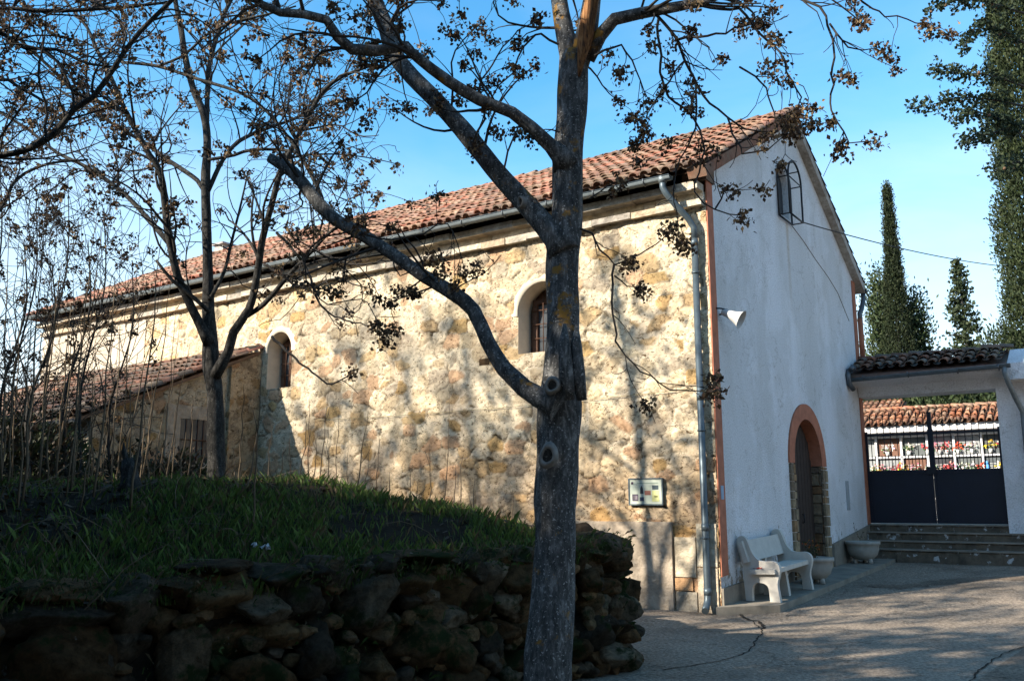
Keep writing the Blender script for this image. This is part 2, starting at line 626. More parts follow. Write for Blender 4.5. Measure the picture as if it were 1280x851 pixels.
M_KNOT = mat_flat('healed_wood', (0.16, 0.15, 0.135), 0.9, var=0.4, vscale=20, bstr=0.6, bscale=50)
M_TWIG = mat_flat('twig_bark', (0.030, 0.025, 0.021), 0.9, var=0.3, vscale=10, bstr=0)
def mat_splint(name):
    m, nt, b = new_mat(name)
    oc = obj_coord(nt, (1, 1, 0.07))
    n1 = noise_n(nt, 60, 6, 0.7, oc)
    r1 = ramp(nt, n1.outputs[0], [(0.36, (0.035, 0.02, 0.012)), (0.5, (0.20, 0.085, 0.03)), (0.68, (0.36, 0.19, 0.08))])
    nt.links.new(r1.outputs[0], b.inputs['Base Color'])
    b.inputs['Roughness'].default_value = 0.9
    bump(nt, b, n1.outputs[0], 1.0, 0.02)
    return m


M_SPLINT = mat_splint('splintered_wood')
M_SEED = mat_foliage('dry_leaf', 0.8, 0.15)
M_LEAF = mat_foliage('evergreen_leaf', 0.7, 0.15)
M_GRASS = mat_foliage('grass_blade', 0.6, 0.3)
M_LITTER = mat_foliage('dead_leaf_litter', 0.9, 0.05)
M_STEM = mat_flat('dry_stem', (0.125, 0.09, 0.056), 0.9, var=0.35, vscale=6, bstr=0)
M_ROCK = mat_attr('field_rock', 0.95, 0.5, 7, 0.9, 16, 0.04, spec=0.1)
def mat_boulder(name):
    m, nt, b = new_mat(name)
    at_ = N(nt, 'ShaderNodeAttribute')
    at_.attribute_name = 'Col'
    oc = obj_coord(nt)
    n1 = noise_n(nt, 11, 9, 0.75, oc, 0.5)
    r1 = ramp(nt, n1.outputs[0], [(0.33, (0.35, 0.33, 0.30)), (0.52, (1, 1, 1)), (0.72, (1.7, 1.65, 1.55))])
    m1 = mixc(nt, 1.0, at_.outputs['Color'], r1.outputs[0], 'MULTIPLY')
    n2 = noise_n(nt, 3.0, 8, 0.7, oc)
    r2 = ramp(nt, n2.outputs[0], [(0.52, (0, 0, 0)), (0.60, (1, 1, 1))])
    m2 = mixc(nt, r2.outputs[0], m1.outputs[0], (0.022, 0.030, 0.010))
    n3 = noise_n(nt, 8, 6, 0.7, oc)
    r3 = ramp(nt, n3.outputs[0], [(0.66, (0, 0, 0)), (0.71, (1, 1, 1))])
    m3 = mixc(nt, r3.outputs[0], m2.outputs[0], (0.17, 0.16, 0.14))
    nt.links.new(m3.outputs[0], b.inputs['Base Color'])
    b.inputs['Roughness'].default_value = 0.97
    b.inputs['Specular IOR Level'].default_value = 0.05
    n4 = noise_n(nt, 17, 10, 0.78, oc, 0.6)
    bump(nt, b, n4.outputs[0], 1.0, 0.06)
    return m


def mat_flaked(name):
    m, nt, b = new_mat(name)
    oc = obj_coord(nt)
    n1 = noise_n(nt, 4, 8, 0.7, oc)
    r1 = ramp(nt, n1.outputs[0], [(0.3, (0.05, 0.042, 0.033)), (0.7, (0.15, 0.12, 0.085))])
    n2 = noise_n(nt, 5.5, 9, 0.68, oc, 0.3)
    r2 = ramp(nt, n2.outputs[0], [(0.585, (0, 0, 0)), (0.63, (1, 1, 1))])
    m2 = mixc(nt, r2.outputs[0], r1.outputs[0], (0.42, 0.42, 0.41))
    nt.links.new(m2.outputs[0], b.inputs['Base Color'])
    b.inputs['Roughness'].default_value = 0.95
    bump(nt, b, n1.outputs[0], 0.8, 0.03)
    return m


M_BOULDER = mat_boulder('mossy_boulder')
M_STEP = mat_flaked('flaking_whitewash')
M_SOIL = mat_attr('soil', 0.97, 0.5, 5, 0.9, 14, 0.05, spec=0.05)
M_PAVE = mat_paving('old_concrete_paving', (0.200, 0.158, 0.118), 0.9)
M_PAVE2 = mat_paving('dark_gravel', (0.14, 0.105, 0.075), 1.0)
M_ATTR = mat_attr('painted', 0.7, 0.12, 8, 0.08, 50, 0.004)
M_CABLE = mat_flat('cable_black', (0.02, 0.02, 0.02), 0.6, var=0.1, bstr=0)
M_CABLE2 = mat_flat('cable_ochre', (0.30, 0.24, 0.13), 0.8, var=0.1, bstr=0)
M_PAPER = mat_flat('white_scrap', (0.42, 0.42, 0.43), 0.9, var=0.1, bstr=0)

# ------------------------------------------------------------------ numpy noise
_rs = np.random.RandomState(5)
_TAB = _rs.rand(64, 64)


def vnoise(x, y):
    xi = np.floor(x).astype(int)
    yi = np.floor(y).astype(int)
    fx, fy = x - xi, y - yi
    fx = fx * fx * (3 - 2 * fx)
    fy = fy * fy * (3 - 2 * fy)
    a = _TAB[xi % 64, yi % 64]
    b = _TAB[(xi + 1) % 64, yi % 64]
    c = _TAB[xi % 64, (yi + 1) % 64]
    d = _TAB[(xi + 1) % 64, (yi + 1) % 64]
    return (a * (1 - fx) + b * fx) * (1 - fy) + (c * (1 - fx) + d * fx) * fy


def fbm(x, y, o=4):
    s, a, t = 0, 1.0, 0
    for k in range(o):
        s = s + a * vnoise(x * 2 ** k + 17 * k, y * 2 ** k + 31 * k)
        t += a
        a *= 0.5
    return s / t


def smooth(a, b, x):
    t = np.clip((x - a) / (b - a), 0, 1)
    return t * t * (3 - 2 * t)


PAL = np.array([(0.65, 0.57, 0.44), (0.71, 0.64, 0.52), (0.60, 0.51, 0.38), (0.50, 0.36, 0.19), (0.56, 0.40, 0.28),
                (0.48, 0.43, 0.36), (0.63, 0.56, 0.45), (0.53, 0.41, 0.26)])
PW = np.array([0.22, 0.16, 0.16, 0.06, 0.14, 0.08, 0.10, 0.10])
MORT = np.array((0.72, 0.645, 0.525))


def masonry_field(u, v, seed, cs=0.37, ch=0.25):
    """irregular rubble: returns relief (m) and colour for points (u,v)"""
    rs = np.random.RandomState(seed)
    uw = u + 0.10 * (fbm(u * 2.3 + 5, v * 2.3, 3) - 0.5) * 2
    vw = v + 0.08 * (fbm(u * 2.3 + 40, v * 2.3 + 9, 3) - 0.5) * 2
    gx, gy = uw / cs, vw / ch
    T = rs.rand(128, 128, 4)
    ix, iy = np.floor(gx).astype(int), np.floor(gy).astype(int)
    d1 = np.full(u.shape, 9.0)
    d2 = np.full(u.shape, 9.0)
    id1 = np.zeros(u.shape)
    id2 = np.zeros(u.shape)
    for dx in (-1, 0, 1):
        for dy in (-1, 0, 1):
            cx, cy = ix + dx, iy + dy
            t = T[cx % 128, cy % 128]
            px = cx + 0.5 + (t[..., 0] - 0.5) * 0.9
            py = cy + 0.5 + (t[..., 1] - 0.5) * 0.8
            d = (np.abs(gx - px) ** 3 + np.abs(gy - py) ** 3) ** (1 / 3.0) * (0.8 + 0.5 * t[..., 3])
            nw = d < d1
            d2 = np.where(nw, d1, np.minimum(d2, d))
            id1 = np.where(nw, t[..., 2], id1)
            id2 = np.where(nw, t[..., 3], id2)
            d1 = np.where(nw, d, d1)
    edge = d2 - d1
    smear = fbm(u * 1.7 + 3, v * 1.7 + 8, 4)              # how far mortar is smeared over the stones
    thr = 0.035 + 0.34 * smooth(0.43, 0.72, smear)
    n = fbm(u * 9, v * 9, 3)
    st = smooth(thr - 0.03, thr + 0.06, edge + (n - 0.5) * 0.16)
    cum = np.cumsum(PW / PW.sum())
    ci = np.searchsorted(cum, np.clip(id1, 0, 0.9999))
    col = PAL[ci] * (0.85 + 0.3 * id2)[..., None]
    col = MORT * (1 - st[..., None]) * (0.92 + 0.16 * n[..., None]) + col * st[..., None]
    joint = np.exp(-((edge - thr) / 0.035) ** 2) * smooth(0.62, 0.44, smear)
    col = col * (1 - 0.45 * joint[..., None])
    # dark open crevices where mortar has fallen out
    hole = smooth(0.55, 0.64, fbm(u * 3.1 + 50, v * 4.5 + 20, 4)) * (1 - smooth(0.0, 0.09, edge))
    col = col * (1 - 0.7 * hole[..., None])
    rel = st * (0.004 + 0.016 * id2) + (fbm(u * 4.5, v * 5.5, 5) - 0.5) * 0.034 - 0.035 * hole - 0.010 * joint + (vnoise(u * 22, v * 29) - 0.5) * 0.022
    return rel, col


def arch_pts(c, r, z0, zs, n=20):
    """arched opening outline (u,z), from bottom left over the arch to bottom right"""
    P = [(c - r, z0), (c - r, zs)]
    for k in range(1, n):
        a = math.pi * (1 - k / n)
        P.append((c + r * math.cos(a), zs + r * math.sin(a)))
    P += [(c + r, zs), (c + r, z0)]
    return P


def arch_sd(u, v, c, r, z0, zs):
    """signed distance (negative inside) to an arched opening"""
    dx = np.abs(u - c)
    circ = np.hypot(u - c, v - zs) - r
    return np.where(v > zs, circ, np.maximum(dx - r, z0 - v))


def masonry_wall(name, u0, u1, z0, z1, to3, seed, mat, parent, holes=(), step=0.026, tone=(1, 1, 1), base_fn=None, keep=None, top_fn=None):
    nu, nv = int((u1 - u0) / step) + 1, int((z1 - z0) / step) + 1
    U, V = np.meshgrid(np.linspace(u0, u1, nu), np.linspace(z0, z1, nv), indexing='ij')
    if top_fn is not None:                       # wall top follows a slope
        V = z0 + (V - z0) * (top_fn(U) - z0) / (z1 - z0)
    rel, col = masonry_field(U, V, seed)
    edgef = np.ones(U.shape)
    dead = np.zeros((nu - 1, nv - 1), bool)
    UC = (U[:-1, :-1] + U[1:, 1:]) / 2
    VC = (V[:-1, :-1] + V[1:, 1:]) / 2
    U2, V2 = U.copy(), V.copy()
    for (c, r, hz0, hzs) in holes:
        sdv = arch_sd(U, V, c, r, hz0, hzs)
        ins = arch_sd(UC, VC, c, r, hz0, hzs) < 0
        dead |= ins
        edgef *= smooth(0.0, 0.12, np.abs(sdv))
        bnd = np.zeros(U.shape, bool)
        live = ~ins
        for a in (0, 1):
            for b in (0, 1):
                sl = (slice(a, nu - 1 + a), slice(b, nv - 1 + b))
                bnd[sl] |= ins
        nearlive = np.zeros(U.shape, bool)
        for a in (0, 1):
            for b in (0, 1):
                nearlive[a:nu - 1 + a, b:nv - 1 + b] |= live
        bnd &= nearlive
        ii = np.argwhere(bnd)
        OP = np.array(arch_pts(c, r, hz0, hzs, 60))
        A, B = OP, np.roll(OP, -1, axis=0)
        for i, j in ii:                          # snap to the exact outline
            p = np.array([U[i, j], V[i, j]])
            ab = B - A
            t = np.clip(((p - A) * ab).sum(1) / np.maximum((ab * ab).sum(1), 1e-9), 0, 1)
            q = A + ab * t[:, None]
            k = np.argmin(((q - p) ** 2).sum(1))
            U2[i, j], V2[i, j] = q[k]
    rel = rel * edgef
    if base_fn is not None:
        col, rel = base_fn(U, V, col, rel)
    col = col * np.array(tone)
    P = to3(U2, V2, rel)
    idx = np.arange(nu * nv).reshape(nu, nv)
    Fq = np.stack([idx[:-1, :-1], idx[1:, :-1], idx[1:, 1:], idx[:-1, 1:]], -1)[~dead]
    return np_mesh(name, P.reshape(-1, 3), Fq.reshape(-1, 4), mat, parent, col.reshape(-1, 3))


# ------------------------------------------------------------------ ground
def ground_z(x, y):
    t = (x - P0[0]) * D2[0] + (y - P0[1]) * D2[1]
    tt = np.clip(t, -40, 60)
    return 0.05 * np.where(tt > 0, np.minimum(tt, 9.0), 0.0) + 0.0 * tt


def axis_coords(fine, far):
    a = [-far, -far / 2, -far / 4, -150, -80, -50]
    return np.array(a + list(fine) + [50, 80, 150, far / 4, far / 2, far], float)


xs = axis_coords(np.arange(-30, 30.1, 0.5), 2000)
ys = axis_coords(np.arange(-30, 30.1, 0.5), 2000)
GX, GY = np.meshgrid(xs, ys, indexing='ij')
GZ = ground_z(GX, GY) + np.where((np.abs(GX) < 30) & (np.abs(GY) < 30), (fbm(GX * 0.5, GY * 0.5, 3) - 0.5) * 0.05, 0)
gi = np.arange(GX.size).reshape(GX.shape)
gf = np.stack([gi[:-1, :-1], gi[1:, :-1], gi[1:, 1:], gi[:-1, 1:]], -1).reshape(-1, 4)
g = np_mesh('ground', np.stack([GX, GY, GZ], -1).reshape(-1, 3), gf, M_PAVE)
tag(g, kind='structure')


def gz(x, y):
    """ground height incl. the relief of the sheet (bilinear)"""
    i = min(max(np.searchsorted(xs, x) - 1, 0), len(xs) - 2)
    j = min(max(np.searchsorted(ys, y) - 1, 0), len(ys) - 2)
    a = (x - xs[i]) / (xs[i + 1] - xs[i])
    b = (y - ys[j]) / (ys[j + 1] - ys[j])
    return (GZ[i, j] * (1 - a) + GZ[i + 1, j] * a) * (1 - b) + (GZ[i, j + 1] * (1 - a) + GZ[i + 1, j + 1] * a) * b


def on_ground(px, py):
    r = ray(px, py)
    P = CAM + r * ((0 - CAMH) / r[2])
    for _ in range(20):
        P = CAM + r * ((gz(P[0], P[1]) - CAMH) / r[2])
    return P


def ground_ribbon(name, pix, w, mat, lift, seed):
    rng = random.Random(seed)
    pts = [on_ground(*p) for p in pix]
    P = []
    for a, b in zip(pts[:-1], pts[1:]):
        n = max(2, int(np.linalg.norm(b - a) / 0.06))
        for k in range(n):
            P.append(a + (b - a) * k / n)
    P.append(pts[-1])
    mb = MB()
    prev = None
    off = 0
    for i, p in enumerate(P):
        t = P[min(i + 1, len(P) - 1)] - P[max(i - 1, 0)]
        n = np.array([-t[1], t[0], 0])
        n /= max(np.linalg.norm(n), 1e-9)
        off = off * 0.8 + rng.uniform(-0.018, 0.018)
        ww = w * rng.uniform(0.35, 1.0)
        a, b = p + n * (off + ww), p + n * (off - ww)
        a[2], b[2] = gz(a[0], a[1]) + lift, gz(b[0], b[1]) + lift
        ia, ib = mb.vert(a), mb.vert(b)
        if prev:
            mb.face((prev[0], prev[1], ib, ia), (0.035, 0.03, 0.025), True)
        prev = (ia, ib)
    o = mb.build(name, mat)
    return tag(o, kind='structure')


def ground_patch(name, poly, mat, lift, step=0.25):
    """sheet hugging the ground inside a plan polygon"""
    poly = np.array(poly)
    x0, y0 = poly.min(0)
    x1, y1 = poly.max(0)
    bm = bmesh.new()
    vs_ = [bm.verts.new((p[0], p[1], 0)) for p in poly]
    bm.faces.new(vs_)
    for ax, lo, hi in ((0, x0, x1), (1, y0, y1)):
        k = math.ceil(lo / step) * step
        while k < hi:
            co = [0, 0, 0]
            no = [0, 0, 0]
            co[ax] = k
            no[ax] = 1
            bmesh.ops.bisect_plane(bm, geom=bm.verts[:] + bm.edges[:] + bm.faces[:], plane_co=co, plane_no=no)
            k += step
    for v in bm.verts:
        v.co.z = gz(v.co.x, v.co.y) + lift
    me = bpy.data.meshes.new(name)
    bm.to_mesh(me)
    bm.free()
    me.materials.append(mat)
    o = bpy.data.objects.new(name, me)
    COL.objects.link(o)
    return tag(o, kind='structure')


def tint(rng, pal, lo, hi):
    f = rng.uniform(lo, hi)
    return tuple(q * f for q in rng.choice(pal))


# ------------------------------------------------------------------ tiled roofs
TILES = [(0.38, 0.18, 0.125), (0.42, 0.22, 0.155), (0.30, 0.155, 0.115), (0.40, 0.25, 0.17), (0.46, 0.31, 0.22), (0.22, 0.145, 0.115), (0.36, 0.23, 0.175), (0.42, 0.175, 0.12)]
TILES_DARK = [(0.20, 0.115, 0.085), (0.14, 0.105, 0.085), (0.26, 0.12, 0.08), (0.18, 0.145, 0.12), (0.30, 0.15, 0.10)]
TILES_RED = [(0.36, 0.15, 0.08), (0.30, 0.12, 0.065), (0.40, 0.20, 0.115), (0.24, 0.10, 0.06), (0.34, 0.21, 0.14)]


def tile(mb, O, u, v, n, r0, r1, L, col, convex=True, tilt=0.03, seg=6):
    """one barrel tile from O up the slope v"""
    rows = []
    for (k, r) in ((0, r0), (1, r1)):
        row = []
        for i in range(seg + 1):
            a = math.pi * i / seg
            h = r * math.sin(a) * (0.85 if convex else -0.6)
            row.append(mb.vert(O + u * (-r * math.cos(a)) + v * (L * k) + n * (h + (tilt if k == 0 else 0.0))))
        rows.append(row)
    for i in range(seg):
        mb.face((rows[0][i], rows[0][i + 1], rows[1][i + 1], rows[1][i]), col, True)
    if convex:
        row = []
        for i in range(seg + 1):
            a = math.pi * i / seg
            r = r0 - 0.016
            row.append(mb.vert(O + u * (-r * math.cos(a)) + n * (r * math.sin(a) * 0.85 + tilt - 0.004)))
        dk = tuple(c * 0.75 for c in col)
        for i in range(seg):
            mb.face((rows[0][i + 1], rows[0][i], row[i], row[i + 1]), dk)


def tile_roof(mb, O, u, v, width, length, pal, rng, pitch=0.205, course=0.36, keep=None, sag=0.035):
    O, u, v = map(lambda a: np.asarray(a, float), (O, u, v))
    n = np.cross(u, v)
    n /= np.linalg.norm(n)
    if n[2] < 0:
        n = -n
    nc, nr = int(width / pitch), int(math.ceil(length / course))
    for i in range(nc):
        du = (i + 0.5) * pitch
        wob = rng.uniform(-0.012, 0.012)
        for j in range(nr):
            dv = j * course
            L = min(course + 0.07, length - dv)
            if L < 0.1:
                continue
            if keep and not keep(du, dv):
                continue
            s = sag * (mnoise.noise((du * 0.35, dv * 0.5, 3.3)) + 0.5 * mnoise.noise((du * 1.2, dv * 1.1, 7.7)))
            base = O + u * (du + wob + rng.uniform(-0.01, 0.01)) + v * dv + n * s
            c = rng.choice(pal)
            f = rng.uniform(0.75, 1.2)
            c = tuple(q * f for q in c)
            j2 = rng.uniform(-0.045, 0.045)
            vv = v + u * rng.gauss(0, 0.022)
            tilt = 0.035 + rng.uniform(0, 0.018)
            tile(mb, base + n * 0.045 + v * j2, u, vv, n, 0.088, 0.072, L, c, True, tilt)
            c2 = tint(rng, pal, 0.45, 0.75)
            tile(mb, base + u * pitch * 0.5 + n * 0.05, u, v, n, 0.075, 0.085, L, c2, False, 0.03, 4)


def ridge_row(mb, A, B, up, pal, rng, r=0.11, step=0.36):
    A, B, up = map(lambda a: np.asarray(a, float), (A, B, up))
    d = B - A
    L = np.linalg.norm(d)
    d /= L
    side = np.cross(d, up)
    side /= np.linalg.norm(side)
    k = 0.0
    while k < L:
        c = tint(rng, pal, 0.8, 1.2)
        tile(mb, A + d * k + up * rng.uniform(-0.01, 0.015), side, d, up, r, r * 0.85, min(step + 0.06, L - k + 0.05), c, True, 0.03)
        k += step


# ================================================================== CHAPEL
CHW = 8.65          # gable wall width
LEN = 19.4          # nave length
Z_E, Z_R = 6.72, 9.12
SL = (Z_R - Z_E) / (CHW / 2)
rng = random.Random(11)
ch = church_empty('chapel', 0, 0)
tag(ch, 'long rubble stone chapel with white gable front and red clay tile roof', 'chapel')

WIN1 = (-3.03, 0.50, 4.08, 4.80)
WIN2 = (-9.68, 0.38, 3.95, 4.77)


def side_base(U, V, col, rel):
    # lower courses are pinker and browner
    f = smooth(3.2, 1.4, V + (fbm(U * 1.3, V * 1.3, 3) - 0.5) * 1.5)
    col = col * (1 - f[..., None] * np.array((0.06, 0.14, 0.2)))
    # top courses under the cornice: slightly darker overall
    f2 = smooth(5.6, 6.0, V)
    col = col * (1 - f2[..., None] * 0.06)
    # smooth grey render panel patches close to the plinth
    sx = smooth(0.0, 0.12, np.minimum(-U, U + 0.62)) * smooth(0.75, 0.55, V)
    return col, rel


masonry_wall('stone_wall', -14.6, 0.0, -0.3, 6.30, lambda U, V, r: np.stack([U, -r, V], -1), 21, M_STONE, ch,
             holes=(WIN1, WIN2), base_fn=side_base, tone=(1.09, 1.045, 0.96))
# apse end: plastered wall
mb = MB()
nu = 60
zz = [1.0, 2.5, 4.0, 5.2, 6.3]
rows = []
for i in range(nu + 1):
    s = -LEN + (LEN - 14.6) * i / nu
    rows.append([mb.vert((s, -0.02 + 0.012 * mnoise.noise((s * 1.5, z, 0)), z)) for z in zz])
for i in range(nu):
    for j in range(len(zz) - 1):
        mb.face((rows[i][j], rows[i + 1][j], rows[i + 1][j + 1], rows[i][j + 1]), (0.6, 0.5, 0.4), True)
mb.quad((-LEN, 0, 0), (-LEN, CHW, 0), (-LEN, CHW, 6.5), (-LEN, 0, 6.5))
mb.quad((-LEN, CHW, 0), (0, CHW, 0), (0, CHW, 6.7), (-LEN, CHW, 6.7))
mb.build('plaster_wall', M_PLASTER, ch)

# gable wall (white) with door and window openings, filled polygon
DOORC, DOOR_RO, DOOR_RI, DOOR_ZS = 4.37, 1.11, 0.82, 2.28
GW_C, GW_R, GW_Z0, GW_ZS = 3.80, 0.33, 6.92, 7.56


def gable_poly(name, mat, parent):
    bm = bmesh.new()
    outer = [(0, -0.2), (CHW, 0.0), (CHW, Z_E), (CHW / 2, Z_R), (0, Z_E)]
    loops = [outer, arch_pts(DOORC, DOOR_RI, 0.1, DOOR_ZS), arch_pts(GW_C, GW_R, GW_Z0, GW_ZS)]
    edges = []
    for lp in loops:
        vv = [bm.verts.new((0, a, b)) for a, b in lp]
        for i in range(len(vv)):
            edges.append(bm.edges.new((vv[i], vv[(i + 1) % len(vv)])))
    bmesh.ops.triangle_fill(bm, use_beauty=True, use_dissolve=False, edges=edges, normal=(1, 0, 0))
    bm.normal_update()
    for f in bm.faces:
        if f.normal.x < 0:
            f.normal_flip()
    me = bpy.data.meshes.new(name)
    bm.to_mesh(me)
    bm.free()
    me.materials.append(mat)
    o = bpy.data.objects.new(name, me)
    COL.objects.link(o)
    o.parent = parent
    return o


gable_poly('gable_wall', M_WHITE, ch)
mb = MB()      # base course under the white render, stepped with the rising ground
mb.prism([(0, 0.0, -0.2), (0, 3.18, -0.2), (0, 3.18, 0.52), (0, 0.0, 0.34)], (0.035, 0, 0))
mb.build('plinth', M_CONCRETE, ch)
mb = MB()
mb.prism([(0, 5.6, -0.2), (0, CHW, -0.2), (0, CHW, 1.12), (0, 7.6, 1.0), (0, 5.6, 0.78)], (0.05, 0, 0))
mb.build('plinth', M_CONCRETE, ch)
mb = MB()      # smooth render panel low on the side wall
mb.box(-2.75, -0.72, -0.07, 0.0, -0.3, 1.27)
mb.build('render_panel', M_CEMENT, ch)
# rough footing stones by the corner
mb = MB()
r_ = random.Random(4)
for (x0, x1, z0, z1, c) in ((-0.69, -0.36, -0.2, 0.27, (0.36, 0.31, 0.24)), (-0.70, -0.42, 0.29, 0.46, (0.42, 0.25, 0.13)),
                            (-0.34, -0.03, -0.2, 0.62, (0.44, 0.36, 0.26)), (-0.69, -0.36, 0.48, 1.05, (0.47, 0.39, 0.28)),
                            (-0.34, -0.03, 0.64, 1.25, (0.46, 0.40, 0.30))):
    mb.box(x0, x1, -0.035 - r_.uniform(0, 0.012), 0.02, z0, z1, c)
mb.build('corner_stone', M_ROCK, ch)
# terracotta corner bands
mb = MB()
mb.prism([(0.0, -0.005, 0.5), (0.0, 0.25, 0.52), (0.0, 0.22, 6.75), (0.0, -0.005, 6.62)], (0.022, 0, 0))
mb.build('corner_band', M_RUST, ch)
mb = MB()
mb.box(0.0, 0.022, CHW - 0.24, CHW + 0.005, 1.1, 6.62)
mb.build('corner_band', M_RUST, ch)
mb = MB()
mb.box(-0.36, 0.05, -0.06, 0.26, 6.48, 6.82, (0.17, 0.12, 0.09))
mb.build('corner_capital', M_ROCK, ch)

# cornice under the eaves
for (d0, z0_, z1_, sd_) in ((0.13, 6.06, 6.17, 1), (0.26, 6.30, 6.42, 2)):
    mb = MB()
    rr = random.Random(sd_)
    k = -LEN
    while k < -0.03:
        w = min(rr.uniform(0.3, 0.75), -0.02 - k)
        c = tint(rr, [(0.40, 0.35, 0.28), (0.46, 0.40, 0.31), (0.34, 0.30, 0.25), (0.42, 0.33, 0.23)], 0.8, 1.15)
        mb.box(k, k + w - 0.006, -d0 - rr.uniform(-0.02, 0.015), 0.0, z0_ + rr.uniform(-0.012, 0.012), z1_ + rr.uniform(-0.01, 0.01), c)
        k += w
    mb.build('cornice', M_ROCK, ch)
mb = MB()
k = -14.6
rr = random.Random(8)
while k < -0.1:
    w = rr.uniform(0.2, 0.42)
    c = rr.choice([(0.62, 0.56, 0.46), (0.55, 0.45, 0.30), (0.66, 0.60, 0.50), (0.5, 0.42, 0.3)])
    mb.box(k, min(k + w - 0.012, -0.02), -0.03 - rr.uniform(0, 0.03), 0.01, 6.172, 6.298, c)
    k += w
mb.build('eaves_course', M_ROCK, ch)

# roof
OV = 0.36
nrm_f = np.array([0, -SL, 1]) / math.hypot(1, SL)
rl = math.hypot(CHW / 2 + OV, SL * (CHW / 2 + OV))
vf = np.array([0, 1, SL]) / math.hypot(1, SL)
vb = np.array([0, -1, SL]) / math.hypot(1, SL)
HIP = 1.5
mb = MB()
of = np.array([0.10, -OV, Z_E - SL * OV + 0.05])
rf = random.Random(3)
tile_roof(mb, of + np.array([0.0, -0.08, -0.045]), (-1, 0, 0), vf, LEN + 0.3, rl + 0.06, TILES, rf, keep=lambda du, dv: du < LEN + 0.35 - HIP * dv / rl)
rf = random.Random(5)
ob = np.array([0.10, CHW + OV, Z_E - SL * OV + 0.05])
tile_roof(mb, ob, (-1, 0, 0), vb, LEN + 0.3, rl, TILES, rf, keep=lambda du, dv: du < LEN + 0.35 - HIP * dv / rl)
rt = mb.build('roof', M_TILE, ch)
mb = MB()      # boarding under the tiles
xa, xb_, xr = 0.06, -LEN - 0.2, -LEN - 0.2 + HIP
A = [(xa, -OV, Z_E - SL * OV), (xa, CHW / 2, Z_R), (xa, CHW + OV, Z_E - SL * OV)]
B = [(xb_, -OV, Z_E - SL * OV), (xr, CHW / 2, Z_R), (xb_, CHW + OV, Z_E - SL * OV)]
ia = [mb.vert(p) for p in A]
ib = [mb.vert(p) for p in B]
mb.face((ia[0], ia[1], ib[1], ib[0]), (0.2, 0.1, 0.06))
mb.face((ia[1], ia[2], ib[2], ib[1]), (0.2, 0.1, 0.06))
mb.face((ib[0], ib[1], ib[2]), (0.28, 0.13, 0.08))
mb.build('roof_deck', M_TILE, rt)
mb = MB()
rf = random.Random(9)
ridge_row(mb, (0.16, CHW / 2, Z_R + 0.08), (xr, CHW / 2, Z_R + 0.08), (0, 0, 1), [(0.40, 0.25, 0.17), (0.46, 0.33, 0.24), (0.36, 0.2, 0.13)], rf)
ridge_row(mb, (xr, CHW / 2, Z_R + 0.08), (xb_, -OV, Z_E - SL * OV + 0.12), (0, -0.3, 1), TILES, rf)
mb.build('ridge_tiles', M_TILE, rt)
# verges: mortared edge on both slopes of the gable
vl = rl
mb = MB()
O = np.array([-0.12, -OV + 0.02, Z_E - SL * OV - 0.10])
mb.obox(O, (0.30, 0, 0), vf * (vl - 0.02), nrm_f * 0.17, (0.22, 0.10, 0.06))
ridge_row(mb, np.array([0.10, -OV, Z_E - SL * OV]) + nrm_f * 0.10, np.array([0.10, CHW / 2, Z_R]) + nrm_f * 0.10, nrm_f, TILES, random.Random(2), 0.1)
mb.build('verge', M_TILE, rt)
mb = MB()
nb_ = np.array([0, SL, 1]) / math.hypot(1, SL)
O = np.array([-0.12, CHW + OV - 0.02, Z_E - SL * OV - 0.10])
mb.obox(O, vb * (vl - 0.02), (0.28, 0, 0), nb_ * 0.17, (0.40, 0.37, 0.33))
ridge_row(mb, np.array([0.08, CHW + OV, Z_E - SL * OV]) + nb_ * 0.10, np.array([0.08, CHW / 2, Z_R]) + nb_ * 0.10, nb_, TILES_DARK, random.Random(2), 0.1)
mb.build('verge', M_TILE, rt)
# stubby vent on the far end of the ridge
mb = MB()
mb.box(-17.75, -17.35, CHW / 2 - 0.2, CHW / 2 + 0.2, Z_R - 0.1, Z_R + 0.28, (0.3, 0.29, 0.27))
mb.box(-17.82, -17.28, CHW / 2 - 0.27, CHW / 2 + 0.27, Z_R + 0.28, Z_R + 0.34, (0.26, 0.25, 0.24))
mb.build('chimney', M_ROCK, rt)


def half_gutter(mb, A, B, r=0.075):
    A, B = np.asarray(A, float), np.asarray(B, float)
    d = (B - A) / np.linalg.norm(B - A)
    side = np.cross(d, (0, 0, 1))
    for (rad, flip) in ((r, 1), (r - 0.008, -1)):
        ra, rb = [], []
        for k in range(9):
            a = math.pi + math.pi * k / 8
            o = side * math.cos(a) * rad + np.array([0, 0, math.sin(a) * rad])
            ra.append(mb.vert(A + o))
            rb.append(mb.vert(B + o))
        for k in range(8):
            q = (ra[k], ra[k + 1], rb[k + 1], rb[k])
            mb.face(q if flip > 0 else q[::-1], (0.5, 0.5, 0.5), True)
        mb.face(ra if flip > 0 else ra[::-1])
        mb.face(rb if flip > 0 else rb[::-1])
    mb.tube([A + side * r, B + side * r], 0.011, 6)
    mb.tube([A - side * r, B - side * r], 0.008, 6)


GUT_T, GUT_Z = -0.46, 6.50
mb = MB()
half_gutter(mb, (-0.36, GUT_T, GUT_Z), (-LEN - 0.2, GUT_T, GUT_Z + 0.06))
gu = mb.build('gutter', M_ZINC, ch)
x = -0.8
while x > -LEN:
    mb = MB()
    mb.tube([(x, GUT_T + 0.09, GUT_Z + 0.02), (x, GUT_T + 0.07, GUT_Z - 0.05), (x, GUT_T, GUT_Z - 0.085), (x, GUT_T - 0.07, GUT_Z - 0.05), (x, GUT_T - 0.085, GUT_Z + 0.02)], 0.009, 5)
    mb.build('gutter_bracket', M_DARKZINC, gu)
    x -= 0.9
